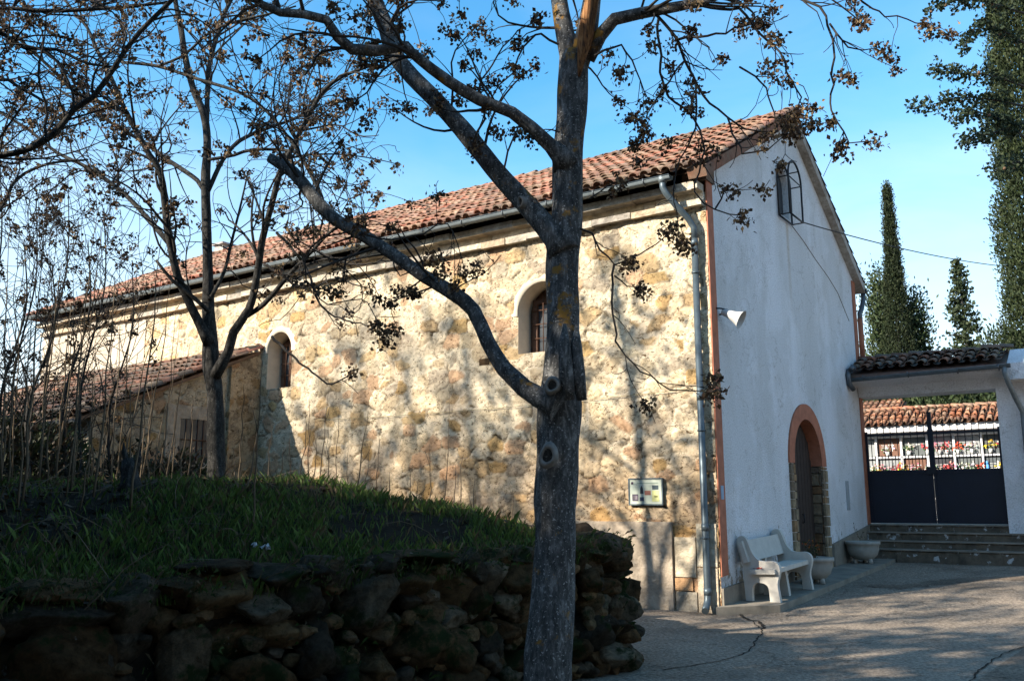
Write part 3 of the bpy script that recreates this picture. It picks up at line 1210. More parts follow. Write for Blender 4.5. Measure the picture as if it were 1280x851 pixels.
# downpipe with swan neck and shoe
mb = MB()
PX_, PT_ = -0.16, -0.12
mb.tube([(-0.50, GUT_T, GUT_Z - 0.04), (-0.50, GUT_T, GUT_Z - 0.16), (-0.46, GUT_T + 0.03, GUT_Z - 0.26), (-0.34, GUT_T + 0.14, GUT_Z - 0.46),
         (-0.22, GUT_T + 0.27, GUT_Z - 0.64), (PX_, PT_, GUT_Z - 0.78), (PX_, PT_, GUT_Z - 1.0)], 0.052, 14)
mb.tube([(PX_, PT_, GUT_Z - 0.95), (PX_, PT_, 0.28), (PX_, PT_ - 0.01, 0.18), (PX_, PT_ - 0.07, 0.09), (PX_ + 0.02, PT_ - 0.16, 0.045)], 0.052, 14)
for z in (5.48, 3.1, 1.2, 0.3):
    mb.tube([(PX_, PT_, z - 0.05), (PX_, PT_, z + 0.05)], 0.058, 14)
for z in (5.0, 2.6, 1.05):
    mb.tube([(PX_, PT_, z - 0.012), (PX_, PT_, z + 0.012)], 0.064, 14)
    mb.box(PX_ - 0.01, PX_ + 0.01, PT_, 0.0, z - 0.01, z + 0.01)
mb.build('downpipe', M_PIPE, ch)
mb = MB()   # hopper end at the gutter
mb.tube([(-0.50, GUT_T, GUT_Z - 0.09), (-0.50, GUT_T, GUT_Z + 0.0)], [0.06, 0.085], 14)
mb.build('gutter_outlet', M_ZINC, gu)
# far side gutter end and painted pipe
mb = MB()
half_gutter(mb, (0.2, CHW + 0.40, 6.50), (-6.0, CHW + 0.40, 6.54))
g2 = mb.build('gutter', M_DARKZINC, ch)
mb = MB()
mb.tube([(0.10, CHW + 0.40, 6.45), (0.10, CHW + 0.40, 6.28), (0.08, CHW + 0.24, 6.02), (0.06, CHW + 0.12, 5.90), (0.06, CHW + 0.12, 5.7)], 0.055, 12)
mb.build('pipe_elbow', M_DARKZINC, g2)
mb = MB()
mb.tube([(0.06, CHW + 0.12, 5.78), (0.06, CHW + 0.12, 4.72)], 0.06, 12)
mb.build('downpipe', M_RUST, ch)


def arch_strip(mb, c, r, z0, zs, to, d0, d1, col=(0.5, 0.5, 0.5), sill=True, n=24):
    """jambs and soffit of an arched recess from depth d0 to d1"""
    P = arch_pts(c, r, z0, zs, n)
    ia = [mb.vert(to(a, b, d0)) for a, b in P]
    ib = [mb.vert(to(a, b, d1)) for a, b in P]
    for k in range(len(P) - 1):
        mb.face((ia[k], ib[k], ib[k + 1], ia[k + 1]), col, 1 < k < len(P) - 3)
    if sill:
        mb.face((ia[0], ia[-1], ib[-1], ib[0]), col)


def arch_band(mb, c, ri, ro, z0, zs, to, d0, d1, col=(0.5, 0.5, 0.5), n=28):
    """flat arched surround with thickness d0..d1"""
    Pi, Po = arch_pts(c, ri, z0, zs, n), arch_pts(c, ro, z0, zs, n)
    V = [[mb.vert(to(a, b, d)) for a, b in P] for P in (Pi, Po) for d in (d0, d1)]
    ii0, ii1, oo0, oo1 = V
    for k in range(len(Pi) - 1):
        mb.face((ii1[k], ii1[k + 1], oo1[k + 1], oo1[k]), col)
        mb.face((oo1[k], oo1[k + 1], oo0[k + 1], oo0[k]), col)
        mb.face((ii0[k], ii0[k + 1], ii1[k + 1], ii1[k]), col)
    for k in (0, len(Pi) - 1):
        mb.face((ii0[k], ii1[k], oo1[k], oo0[k]), col)


side_to = lambda a, b, d: (a, d, b)          # depth into the wall = +y
gab_to = lambda a, b, d: (-d, a, b)          # depth into the wall = -x


def side_window(c, r, z0, zs, frame_left):
    mb = MB()
    arch_strip(mb, c, r, z0, zs, side_to, 0.0, 0.40)
    w = mb.build('window', M_SMOOTHPL, ch)
    mb = MB()    # splayed plaster band round the arch
    P = arch_pts(c, r, zs - 0.05, zs, 24)
    Q = arch_pts(c, r + 0.13, zs - 0.05, zs, 24)
    ia = [mb.vert((a, -0.028 - 0.01 * mnoise.noise((a * 4, b * 4, 0)), b)) for a, b in P]
    ib = [mb.vert((a + 0.02 * mnoise.noise((a * 5, b * 5, 1)), -0.004, b + 0.03 * mnoise.noise((a * 6, b * 6, 4)))) for a, b in Q]
    ic = [mb.vert((a, 0.01, b)) for a, b in P]
    for k in range(len(P) - 1):
        mb.face((ia[k], ib[k], ib[k + 1], ia[k + 1]), (0.66, 0.6, 0.48), True)
        mb.face((ic[k], ia[k], ia[k + 1], ic[k + 1]), (0.66, 0.6, 0.48), True)
    mb.build('arch_trim', M_SMOOTHPL, w)
    y = 0.36
    mb = MB()
    ix0, ix1 = c - r + 0.10, c + r - 0.10
    zt = zs + r * 0.55
    for (x0, x1, a, b) in ((ix0, ix0 + 0.09, z0, zt), (ix1 - 0.09, ix1, z0, zt), (ix0 + 0.09, ix1 - 0.09, zt - 0.08, zt), (ix0 + 0.09, ix1 - 0.09, z0, z0 + 0.07), (c - 0.03, c + 0.03, z0 + 0.07, zt - 0.08)):
        mb.box(x0, x1, y - 0.05, y + 0.02, a, b)
    mb.build('frame', M_FRAME, w)
    mb = MB()
    mb.quad((c - r - 0.02, y + 0.03, z0), (c + r + 0.02, y + 0.03, z0), (c + r + 0.02, y + 0.03, zs + r + 0.02), (c - r - 0.02, y + 0.03, zs + r + 0.02))
    mb.build('back_panel', M_FRAME, w)  # dark brown colour stands in for shaded plaster behind the frame
    mb = MB()
    mb.box(ix0 + 0.09, c - 0.03, y, y + 0.01, z0 + 0.07, zt - 0.08)
    mb.box(c + 0.03, ix1 - 0.09, y, y + 0.01, z0 + 0.07, zt - 0.08)
    mb.build('pane', M_GLASS, w)
    mb = MB()
    for q in (0.3, 0.55, 0.8):
        z = z0 + (zt - z0) * q
        mb.tube([(ix0, y - 0.07, z), (ix1, y - 0.07, z)], 0.008, 6)
    for q in (0.3, 0.5, 0.7):
        x = ix0 + (ix1 - ix0) * q
        mb.tube([(x, y - 0.085, z0), (x, y - 0.085, zt + 0.05)], 0.008, 6)
    mb.build('grille', M_FRAME, w)


side_window(*WIN1, True)
side_window(*WIN2, True)
# near-black block painted as the shaded inside of a putlog hole
mb = MB()
mb.box(-4.36, -4.14, -0.022, 0.03, 3.95, 4.07, (0.05, 0.03, 0.015))
mb.build('putlog_hole_shade', M_ROCK, ch)

# gable window with an iron basket grille
mb = MB()
arch_strip(mb, GW_C, GW_R, GW_Z0, GW_ZS, gab_to, 0.0, 0.12)
gwn = mb.build('gable_window', M_WHITE, ch)
mb = MB()
mb.quad((-0.115, GW_C - 0.4, GW_Z0), (-0.115, GW_C + 0.4, GW_Z0), (-0.115, GW_C + 0.4, GW_ZS + 0.4), (-0.115, GW_C - 0.4, GW_ZS + 0.4))
mb.build('pane', M_DULLGLASS, gwn)
mb = MB()
for d in (0.02, -0.24):
    pass
co = [(a, b) for a, b in arch_pts(GW_C, 0.38, 6.85, 7.58, 16)]
fr, bk = [(0.24, a, b) for a, b in co], [(0.03, a, b) for a, b in co]
mb.tube(fr + [fr[0]], 0.019, 6)
mb.tube(bk + [bk[0]], 0.019, 6)
mb.tube([(0.24, GW_C - 0.38, 7.58), (0.24, GW_C + 0.38, 7.58)], 0.012, 6)
for k in (0, 1, 5, 9, 13, 17, 18):
    if k < len(co):
        mb.tube([bk[k], fr[k]], 0.012, 6)
mb.build('basket_grille', M_IRON, gwn)

# portal: terracotta arch over rubble jambs, deep reveal, dark door
mb = MB()
arch_band(mb, DOORC, DOOR_RI, DOOR_RO, DOOR_ZS - 0.02, DOOR_ZS, gab_to, 0.0, -0.03)
arch_strip(mb, DOORC, DOOR_RI, DOOR_ZS - 0.02, DOOR_ZS, gab_to, -0.03, 0.20, sill=False)
ds = mb.build('door_surround', M_RUST, ch)
rj = random.Random(17)
for y0, yy, sgn in ((DOORC - DOOR_RO + 0.02, DOORC - DOOR_RI, -1), (DOORC + DOOR_RI, DOORC + DOOR_RI, 1)):
    mb = MB()
    z = 0.12
    while z < DOOR_ZS - 0.03:
        h = rj.uniform(0.13, 0.26)
        z1 = min(z + h, DOOR_ZS - 0.02)
        c = rj.choice([(0.22, 0.17, 0.11), (0.28, 0.21, 0.13), (0.17, 0.13, 0.09), (0.24, 0.15, 0.08)])
        wv = rj.uniform(0.12, 0.16)
        mb.box(0.0, 0.03 + rj.uniform(0, 0.02), y0, y0 + wv, z, z1 - 0.015, c)
        c = rj.choice([(0.22, 0.17, 0.11), (0.28, 0.21, 0.13), (0.17, 0.13, 0.09), (0.24, 0.15, 0.08)])
        mb.box(0.0, 0.028 + rj.uniform(0, 0.02), y0 + wv + 0.012, y0 + 0.275, z, z1 - 0.02, c)
        z = z1
    # stones lining the reveal
    z = 0.12
    while z < DOOR_ZS - 0.03:
        z1 = min(z + rj.uniform(0.14, 0.24), DOOR_ZS - 0.02)
        x = -0.20
        while x < -0.01:
            x1 = min(x + rj.uniform(0.12, 0.24), 0.0)
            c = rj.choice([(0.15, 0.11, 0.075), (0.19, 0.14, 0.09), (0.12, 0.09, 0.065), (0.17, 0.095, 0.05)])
            e = rj.uniform(0.0, 0.015)
            ya, yb = sorted((yy - sgn * e, yy + sgn * 0.1))
            mb.box(x, x1 - 0.012, ya, yb, z, z1 - 0.015, c)
            x = x1
        z = z1
    mb.build('stone_jamb', M_ROCK, ds)
mb = MB()
P = arch_pts(DOORC, DOOR_RI + 0.03, 0.1, DOOR_ZS, 20)
mb.prism([(-0.20, a, b) for a, b in P], (-0.05, 0, 0))
for k in range(9):
    y = DOORC - DOOR_RI + 0.1 + k * 0.18
    zt_ = DOOR_ZS + math.sqrt(max(0.0, DOOR_RI ** 2 - (y + 0.08 - DOORC) ** 2)) - 0.03 if abs(y + 0.08 - DOORC) < DOOR_RI else DOOR_ZS
    mb.box(-0.20, -0.185, y, y + 0.165, 0.2, zt_ - 0.05)
dr = mb.build('door', M_WOOD, ch)
mb = MB()
mb.tube([(-0.185, DOORC + 0.1, 1.35), (-0.15, DOORC + 0.1, 1.35), (-0.15, DOORC + 0.1, 1.2), (-0.185, DOORC + 0.1, 1.2)], 0.012, 6)
mb.build('handle', M_IRON, dr)
mb = MB()
mb.box(-0.5, 0.02, DOORC - DOOR_RI, DOORC + DOOR_RI, 0.05, 0.2)
mb.build('threshold', M_CONCRETE, ch)
# narrow grey service hatch
mb = MB()
mb.box(0.0, 0.012, 6.84, 7.06, 1.42, 2.02)
mb.build('service_hatch', M_PALEGLASS, ch)
# little blue house-number sized tag on the band
mb = MB()
mb.box(0.022, 0.03, 0.07, 0.17, 1.60, 1.80, (0.25, 0.33, 0.42))
mb.build('wall_plate', M_ATTR, ch)
# rust stain cable clip line : thin conduit crack on the render
mb = MB()
mb.tube([(0.006, 4.25, 6.85), (0.006, 4.9, 6.72), (0.006, 5.7, 6.5), (0.006, 6.5, 6.32), (0.006, 7.2, 6.1), (0.006, 8.0, 5.6)], 0.0065, 5)
mb.build('wall_conduit', M_CONCRETE, ch)

# ================================================================== LEAN-TO ANNEX
AX, AT, AZ1, AZ0 = -10.3, -3.72, 4.78, 3.14
an = church_empty('lean_to_annex', 0, 0)
tag(an, 'low rubble lean-to with sloping tile roof against the chapel side wall', 'annex')
AL = 7.6
m_sl = (AZ1 - AZ0) / -AT


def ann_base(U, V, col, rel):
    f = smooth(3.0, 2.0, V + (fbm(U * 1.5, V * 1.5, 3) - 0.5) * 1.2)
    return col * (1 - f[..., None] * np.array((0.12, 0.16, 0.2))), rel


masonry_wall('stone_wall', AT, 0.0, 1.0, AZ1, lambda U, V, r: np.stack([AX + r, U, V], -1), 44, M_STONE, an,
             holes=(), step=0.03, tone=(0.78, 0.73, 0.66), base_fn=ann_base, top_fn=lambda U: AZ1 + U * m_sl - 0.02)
mb = MB()
mb.quad((AX, AT, 0.8), (AX - AL, AT, 0.8), (AX - AL, AT, AZ0), (AX, AT, AZ0))
mb.quad((AX - AL, AT, 0.8), (AX - AL, 0, 0.8), (AX - AL, 0, AZ1), (AX - AL, AT, AZ0))
mb.build('back_wall', M_PLASTER, an)
mb = MB()
va = np.array([0, 1, m_sl]) / math.hypot(1, m_sl)
al = math.hypot(AT - 0.25, m_sl * (AT - 0.25))
rf = random.Random(31)
ov = 0.28
tile_roof(mb, (AX + 0.14, AT - ov, AZ0 - m_sl * ov + 0.05), (-1, 0, 0), va, AL + 0.3, al - 0.05, TILES_DARK + [(0.24, 0.12, 0.085), (0.20, 0.13, 0.095), (0.15, 0.12, 0.09)], rf, sag=0.05)
ar = mb.build('roof', M_TILE, an)
mb = MB()
na = np.array([0, -m_sl, 1]) / math.hypot(1, m_sl)
mb.obox(np.array([AX - AL, AT - ov, AZ0 - m_sl * ov - 0.04]), (AL + 0.06, 0, 0), va * al, na * 0.06, (0.2, 0.12, 0.08))
ridge_row(mb, np.array([AX + 0.05, AT - ov, AZ0 - m_sl * ov]) + na * 0.07, np.array([AX + 0.05, -0.05, AZ1]) + na * 0.07, na, TILES + TILES_DARK, random.Random(12), 0.1)
mb.build('verge', M_TILE, ar)
mb = MB()
half_gutter(mb, (AX + 0.15, AT - ov - 0.06, AZ0 - m_sl * ov - 0.02), (AX - AL, AT - ov - 0.06, AZ0 - m_sl * ov - 0.02), 0.06)
mb.build('gutter', M_DARKZINC, an)
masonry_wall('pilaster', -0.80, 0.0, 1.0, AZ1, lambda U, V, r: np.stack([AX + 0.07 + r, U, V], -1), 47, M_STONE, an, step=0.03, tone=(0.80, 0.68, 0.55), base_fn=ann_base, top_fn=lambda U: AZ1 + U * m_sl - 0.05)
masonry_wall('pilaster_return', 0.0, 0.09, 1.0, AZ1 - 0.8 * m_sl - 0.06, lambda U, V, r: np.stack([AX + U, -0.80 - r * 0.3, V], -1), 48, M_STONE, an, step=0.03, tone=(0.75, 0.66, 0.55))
mb = MB()      # window: dark opening in a plaster patch, wooden bars
wy0, wy1, wz0, wz1 = -1.90, -1.23, 2.38, 3.20
for (a, b, c_, d) in ((wy0 - 0.30, wy1 + 0.14, wz1, wz1 + 0.26), (wy0 - 0.30, wy0, wz0 - 0.05, wz1), (wy1, wy1 + 0.14, wz0 - 0.05, wz1), (wy0, wy1, wz0 - 0.14, wz0)):
    mb.box(AX - 0.2, AX + 0.045, a, b, c_, d)
aw = mb.build('window', M_CEMENT, an)
mb = MB()
mb.box(AX + 0.024, AX + 0.028, wy0, wy1, wz0, wz1)
mb.build('pane', M_GLASS, aw)
mb = MB()
for k in range(1, 5):
    y = wy0 + (wy1 - wy0) * k / 5
    mb.tube([(AX + 0.04, y, wz0), (AX + 0.04, y, wz1)], 0.012, 6)
mb.tube([(AX + 0.04, wy0, (wz0 + wz1) / 2), (AX + 0.04, wy1, (wz0 + wz1) / 2)], 0.012, 6)
mb.build('bars', M_FRAME, aw)

# ================================================================== things on the chapel walls
ip = church_empty('information_panel', -1.13, -0.03, 1.72)
tag(ip, 'framed pale green information panel with small pictures on stone wall', 'information panel')
mb = MB()
pw, ph = 0.27, 0.185
mb.box(-pw, pw, -0.035, -0.01, -ph, ph, (0.38, 0.41, 0.34))
mb.build('board', M_ATTR, ip)
mb = MB()
for (a, b, c_, d) in ((-pw - .02, pw + .02, ph, ph + .02), (-pw - .02, pw + .02, -ph - .02, -ph), (-pw - .02, -pw, -ph, ph), (pw, pw + .02, -ph, ph)):
    mb.box(a, b, -0.045, 0.0, c_, d, (0.50, 0.53, 0.50))
mb.build('frame', M_PIPE, ip)


def pan(x, z, w, h, c, nm):
    """picture block; x,z from top left of board in fractions"""
    m = MB()
    X0 = -pw + 2 * pw * x
    Z1 = ph - 2 * ph * z
    m.box(X0, X0 + 2 * pw * w, -0.039, -0.036, Z1 - 2 * ph * h, Z1, c)
    return m.build(nm, M_ATTR, ip)


pan(0.05, 0.10, 0.07, 0.10, (0.05, 0.03, 0.05), 'emblem')
pan(0.24, 0.14, 0.66, 0.025, (0.18, 0.24, 0.20), 'title_line')
for k in range(5):
    pan(0.06, 0.30 + 0.06 * k, 0.22, 0.018, (0.36, 0.42, 0.36), 'text_line')
pan(0.08, 0.60, 0.19, 0.28, (0.06, 0.05, 0.07), 'picture')
pan(0.11, 0.66, 0.13, 0.16, (0.35, 0.30, 0.33), 'picture')
m = MB()   # spire shaped picture
m.prism([(-pw + 2 * pw * q, -0.036, ph - 2 * ph * w) for q, w in ((0.33, 0.58), (0.34, 0.38), (0.37, 0.26), (0.385, 0.26), (0.42, 0.38), (0.43, 0.58))], (0, -0.003, 0), (0.05, 0.05, 0.05))
m.build('picture', M_ATTR, ip)
pan(0.31, 0.72, 0.14, 0.16, (0.05, 0.06, 0.09), 'picture')
pan(0.47, 0.46, 0.19, 0.18, (0.24, 0.10, 0.07), 'picture')
for k in range(4):
    pan(0.47, 0.26 + 0.05 * k, 0.19, 0.016, (0.36, 0.40, 0.34), 'text_line')
    pan(0.47, 0.70 + 0.05 * k, 0.19, 0.016, (0.36, 0.42, 0.36), 'text_line')
pan(0.71, 0.25, 0.19, 0.17, (0.05, 0.07, 0.08), 'picture')
pan(0.70, 0.46, 0.22, 0.44, (0.46, 0.46, 0.20), 'map_picture')
pan(0.76, 0.66, 0.12, 0.08, (0.20, 0.20, 0.08), 'map_picture')

hs = church_empty('loudspeaker_horn', 0.02, 0.30, 4.42)
tag(hs, 'grey horn loudspeaker fixed to the corner of the white gable', 'loudspeaker')
ax_ = np.array([0.86, 0.10, -0.48])
ax_ /= np.linalg.norm(ax_)
s1 = np.cross(ax_, (0, 0, 1))
s1 /= np.linalg.norm(s1)
s2 = np.cross(s1, ax_)
Mx = np.stack([s1, -s2, ax_], 1)
mb = MB()
mb.lathe([(0.04, -0.06), (0.055, -0.05), (0.06, 0.04), (0.07, 0.08), (0.085, 0.15), (0.115, 0.23), (0.14, 0.265), (0.15, 0.27), (0.135, 0.26), (0.11, 0.22), (0.06, 0.13), (0.02, 0.08)], (0.10, 0.02, 0.0), 24, axis=Mx)
mb.build('horn', M_HORN, hs)
mb = MB()
mb.tube([(0, -0.12, 0.06), (0.06, -0.06, 0.06), (0.12, 0.04, 0.05)], 0.012, 6)
mb.tube([(0.0, 0.0, -0.02), (0.1, 0.03, -0.01)], 0.014, 6)
mb.build('bracket', M_IRON, hs)


def sagline(A, B, sag, n=24):
    A, B = np.asarray(A, float), np.asarray(B, float)
    return [A + (B - A) * k / n - np.array([0, 0, sag * 4 * (k / n) * (1 - k / n)]) for k in range(n + 1)]


mb = MB()
mb.tube(sagline(cw(-8.4, -0.045, 3.2), cw(-0.3, -0.045, 3.24), 0.05), 0.0055, 5)
tag(mb.build('wall_cable', M_CABLE2), 'thin ochre cable strung level along the sunlit stone wall', 'cable')
mb = MB()
A_ = cw(0.2, 4.18, 6.88)
mb.tube(sagline(A_, at(1330, 337, 27.0), 0.25), 0.012, 5)
tag(mb.build('overhead_cable', M_CABLE), 'black cable running from the barred gable window across the sky', 'cable')

# ================================================================== platform, bench, pots
def plat_z(t):
    return 0.10 + 0.045 * max(t, 0.0)


mb = MB()
edge = [(0.0, -0.22), (0.70, 0.42), (0.72, 2.0), (0.74, 4.2), (0.75, 6.2), (0.74, 7.45)]
for k in range(len(edge) - 1):
    (x0, t0), (x1, t1) = edge[k], edge[k + 1]
    z0_, z1_ = plat_z(t0), plat_z(t1)
    tl0, tl1 = (t0, t1) if k else (-0.22, 0.42)
    mb.quad((x0, t0, z0_), (x1, t1, z1_), (0.0, t1, z1_), (0.0, t0, z0_))
    mb.quad((x0, t0, -0.2), (x1, t1, -0.2), (x1, t1, z1_), (x0, t0, z0_))
pl = mb.build('pavement', M_CONCRETE)
pl.location = tuple(P0)
pl.rotation_euler = (0, 0, CH_ROT)
tag(pl, kind='structure')


def bez(P, n=7):
    """smooth closed outline from control points (Catmull-Rom)"""
    out = []
    m = len(P)
    for i in range(m):
        p0, p1, p2, p3 = (np.array(P[(i + k - 1) % m], float) for k in range(4))
        for k in range(n):
            t = k / n
            out.append(0.5 * ((2 * p1) + (-p0 + p2) * t + (2 * p0 - 5 * p1 + 4 * p2 - p3) * t * t + (-p0 + 3 * p1 - 3 * p2 + p3) * t ** 3))
    return out


def extrude_outline(mb, pts2, y0, y1, col=(0.6, 0.6, 0.6)):
    """outline in (x,z) extruded along y, caps triangulated"""
    bm = bmesh.new()
    vv = [bm.verts.new((p[0], y0, p[1])) for p in pts2]
    ed = [bm.edges.new((vv[i], vv[(i + 1) % len(vv)])) for i in range(len(vv))]
    bmesh.ops.triangle_fill(bm, use_beauty=True, edges=ed)
    bm.verts.index_update()
    base = len(mb.v)
    for v in bm.verts:
        mb.vert(v.co)
    n = len(bm.verts)
    for v in bm.verts:
        mb.vert((v.co.x, y1, v.co.z))
    for f in bm.faces:
        i = [v.index for v in f.verts]
        mb.face([base + k for k in i], col)
        mb.face([base + n + k for k in reversed(i)], col)
    bm.free()
    m = len(pts2)
    for k in range(m):
        k2 = (k + 1) % m
        mb.face((base + k, base + k2, base + n + k2, base + n + k), col, False)


BN0, BN1 = 0.60, 2.22
be = church_empty('bench', 0.03, BN0, plat_z(BN0 + 0.2) - 0.005)
tag(be, 'white cast stone bench with scrolled end panels against white gable', 'bench')
tilt = 0.045 * (BN1 - BN0)
# side profile (x forward from the wall, z up); feet flat, arch cut between the feet
prof = [(0.10, 0.0), (0.20, 0.0), (0.205, 0.18), (0.25, 0.25), (0.33, 0.265), (0.41, 0.245), (0.45, 0.18), (0.465, 0.0), (0.615, 0.0),
        (0.60, 0.12), (0.585, 0.25), (0.615, 0.38), (0.63, 0.46), (0.60, 0.545), (0.52, 0.58), (0.40, 0.575), (0.30, 0.60), (0.22, 0.70),
        (0.165, 0.84), (0.12, 0.915), (0.05, 0.93), (-0.005, 0.88), (0.0, 0.78), (0.045, 0.60), (0.08, 0.45), (0.085, 0.25)]
corners = {0, 1, 7, 8}
out = []
m_ = len(prof)
for i in range(m_):
    p0, p1, p2, p3 = (np.array(prof[(i + k - 1) % m_], float) for k in range(4))
    if i in corners and (i + 1) % m_ in corners:
        out.append(p1)
        continue
    if i in corners: p0 = 2 * p1 - p2
    if (i + 1) % m_ in corners: p3 = 2 * p2 - p1
    for k in range(5):
        t = k / 5
        out.append(0.5 * ((2 * p1) + (-p0 + p2) * t + (2 * p0 - 5 * p1 + 4 * p2 - p3) * t * t + (-p0 + 3 * p1 - 3 * p2 + p3) * t ** 3))
BL = BN1 - BN0
for y0, dz in ((0.0, 0.0), (BL - 0.085, tilt)):
    mb = MB()
    extrude_outline(mb, [(p[0], p[1] + dz) for p in out], y0, y0 + 0.085)
    mb.build('end_panel', M_BENCH, be)
mb = MB()
mb.prism([(0.20, -0.065, 0.385), (0.575, -0.065, 0.40), (0.575, -0.065, 0.465), (0.20, -0.065, 0.45)], (0, BL + 0.13, tilt))
mb.build('seat', M_BENCH, be)
mb = MB()
mb.prism([(0.125, -0.075, 0.54), (0.19, -0.075, 0.56), (0.10, -0.075, 0.86), (0.035, -0.075, 0.84)], (0, BL + 0.15, tilt))
mb.build('backrest', M_BENCH, be)
mb = MB()
mb.prism([(0.10, BL / 2 - 0.05, 0.0), (0.5, BL / 2 - 0.05, 0.0), (0.45, BL / 2 - 0.05, 0.40), (0.16, BL / 2 - 0.05, 0.40), (0.14, BL / 2 - 0.05, 0.6), (0.09, BL / 2 - 0.05, 0.6)], (0, 0.08, tilt / 2))
mb.build('centre_support', M_BENCH, be)
# small red flower on the seat end
fl = church_empty('fallen_flower', 0.03 + 0.34, BN0 - 0.045, plat_z(BN0 + 0.2) + 0.457)
tag(fl, 'small red flower lying on the near end of the bench seat', 'flower')
mb = MB()
rr = random.Random(3)
for k in range(9):
    a = k * 0.7
    c, s = math.cos(a), math.sin(a)
    mb.quad((0, 0, 0.01), (c * 0.025 - s * 0.015, s * 0.025 + c * 0.015, 0.025), (c * 0.05, s * 0.03, 0.02 + rr.uniform(-0.01, 0.02)), (c * 0.025 + s * 0.015, s * 0.025 - c * 0.015, 0.012), (0.65, 0.08, 0.05))
mb.build('petals', M_SEED, fl)
mb = MB()
mb.tube([(0, 0, 0.008), (-0.06, 0.0, 0.012), (-0.1, 0.005, 0.008)], 0.004, 5, (0.25, 0.10, 0.05))
mb.build('stalk', M_SEED, fl)


def pot(x, t, s, label, plant):
    z = plat_z(t)
    o = church_empty('planter_bowl', x, t, z - 0.004)
    tag(o, label, 'planter', 'stone planters by the chapel door')
    mb = MB()
    r = 0.33 * s
    mb.lathe([(0.09 * s, 0.07 * s), (0.19 * s, 0.09 * s), (0.27 * s, 0.17 * s), (0.305 * s, 0.28 * s), (0.31 * s, 0.36 * s), (0.335 * s, 0.375 * s), (0.335 * s, 0.43 * s), (0.30 * s, 0.43 * s), (0.285 * s, 0.38 * s), (0.1 * s, 0.375 * s)], n=36)
    mb.build('bowl', M_POT, o)
    for k in range(3):
        a = -math.pi / 2 - CH_ROT + k * 2 * math.pi / 3 + 0.5
        mb = MB()
        c, s_ = math.cos(a), math.sin(a)
        mb.tube([(c * 0.17 * s, s_ * 0.17 * s, 0.0), (c * 0.15 * s, s_ * 0.15 * s, 0.13 * s)], [0.055 * s, 0.04 * s], 8)
        mb.build('foot', M_POT, o)
    mb = MB()
    mb.lathe([(0.29 * s, 0.385 * s), (0.1 * s, 0.40 * s), (0.01, 0.40 * s)], n=20, col=(0.03, 0.022, 0.015))
    mb.build('earth', M_SOIL, o)
    return o


p1 = pot(0.42, 3.0, 1.0, 'stone planter with small orange flowers behind the bench', True)
p2 = pot(0.36, 6.45, 1.0, 'empty stone planter bowl nearest the gate steps', False)


def plant(name, base, label, h, n, rng, leafc, flowerc=None, spread=0.25, group=None):
    o = empty(name, base)
    tag(o, label, 'plant', group)
    st, lf, fw = MB(), MB(), MB()
    for k in range(n):
        a = rng.uniform(0, 2 * math.pi)
        d = np.array([math.cos(a) * spread, math.sin(a) * spread, 1.0])
        L = h * rng.uniform(0.5, 1.0)
        P = [np.array([math.cos(a) * 0.03, math.sin(a) * 0.03, 0.0])]
        for q in range(5):
            d = d + np.array([rng.uniform(-.25, .25), rng.uniform(-.25, .25), 0])
            d /= np.linalg.norm(d)
            P.append(P[-1] + d * L / 5)
        st.tube(P, [0.005, 0.0045, 0.004, 0.0035, 0.003, 0.002], 4, cap=False)
        for q in range(1, 6):
            for w in range(3):
                leafq(lf, P[q], rng, rng.uniform(0.02, 0.045), tuple(c * rng.uniform(0.6, 1.3) for c in leafc))
        if flowerc and rng.random() < 0.8:
            for w in range(5):
                leafq(fw, P[-1], rng, 0.025, tuple(c * rng.uniform(0.7, 1.2) for c in flowerc))
    st.build('stems', M_STEM, o)
    lf.build('leaves', M_LEAF, o)
    if flowerc:
        fw.build('blossoms', M_SEED, o)
    return o


def leafq(mb, P, rng, s, col, droop=0.0, jit=None):
    d = np.array([rng.gauss(0, 1), rng.gauss(0, 1), rng.gauss(0, 1) - droop])
    d /= np.linalg.norm(d)
    e = np.cross(d, (rng.gauss(0, 1), rng.gauss(0, 1), rng.gauss(0, 1)))
    l = np.linalg.norm(e)
    if l < 1e-6:
        return
    e /= l
    j = np.array([rng.gauss(0, 1), rng.gauss(0, 1), rng.gauss(0, 1)]) * (s * 0.5 if jit is None else jit)
    o = np.asarray(P) + j
    n = np.cross(d, e)
    mb.quad(o, o + d * s * 0.5 + e * s * 0.36 + n * s * 0.15, o + d * s, o + d * s * 0.5 - e * s * 0.36 + n * s * 0.12, col)


plant('flowering_plant', cw(0.42, 3.0, plat_z(3.0) + 0.39), 'orange flowering plant growing in the planter behind the bench', 0.34, 12, random.Random(2), (0.035, 0.05, 0.02), (0.45, 0.12, 0.02))
plant('dry_weed', cw(0.10, 7.35, plat_z(7.3)), 'grey wispy weed growing against the flaking white wall foot', 0.75, 8, random.Random(6), (0.10, 0.10, 0.07), None, 0.12)

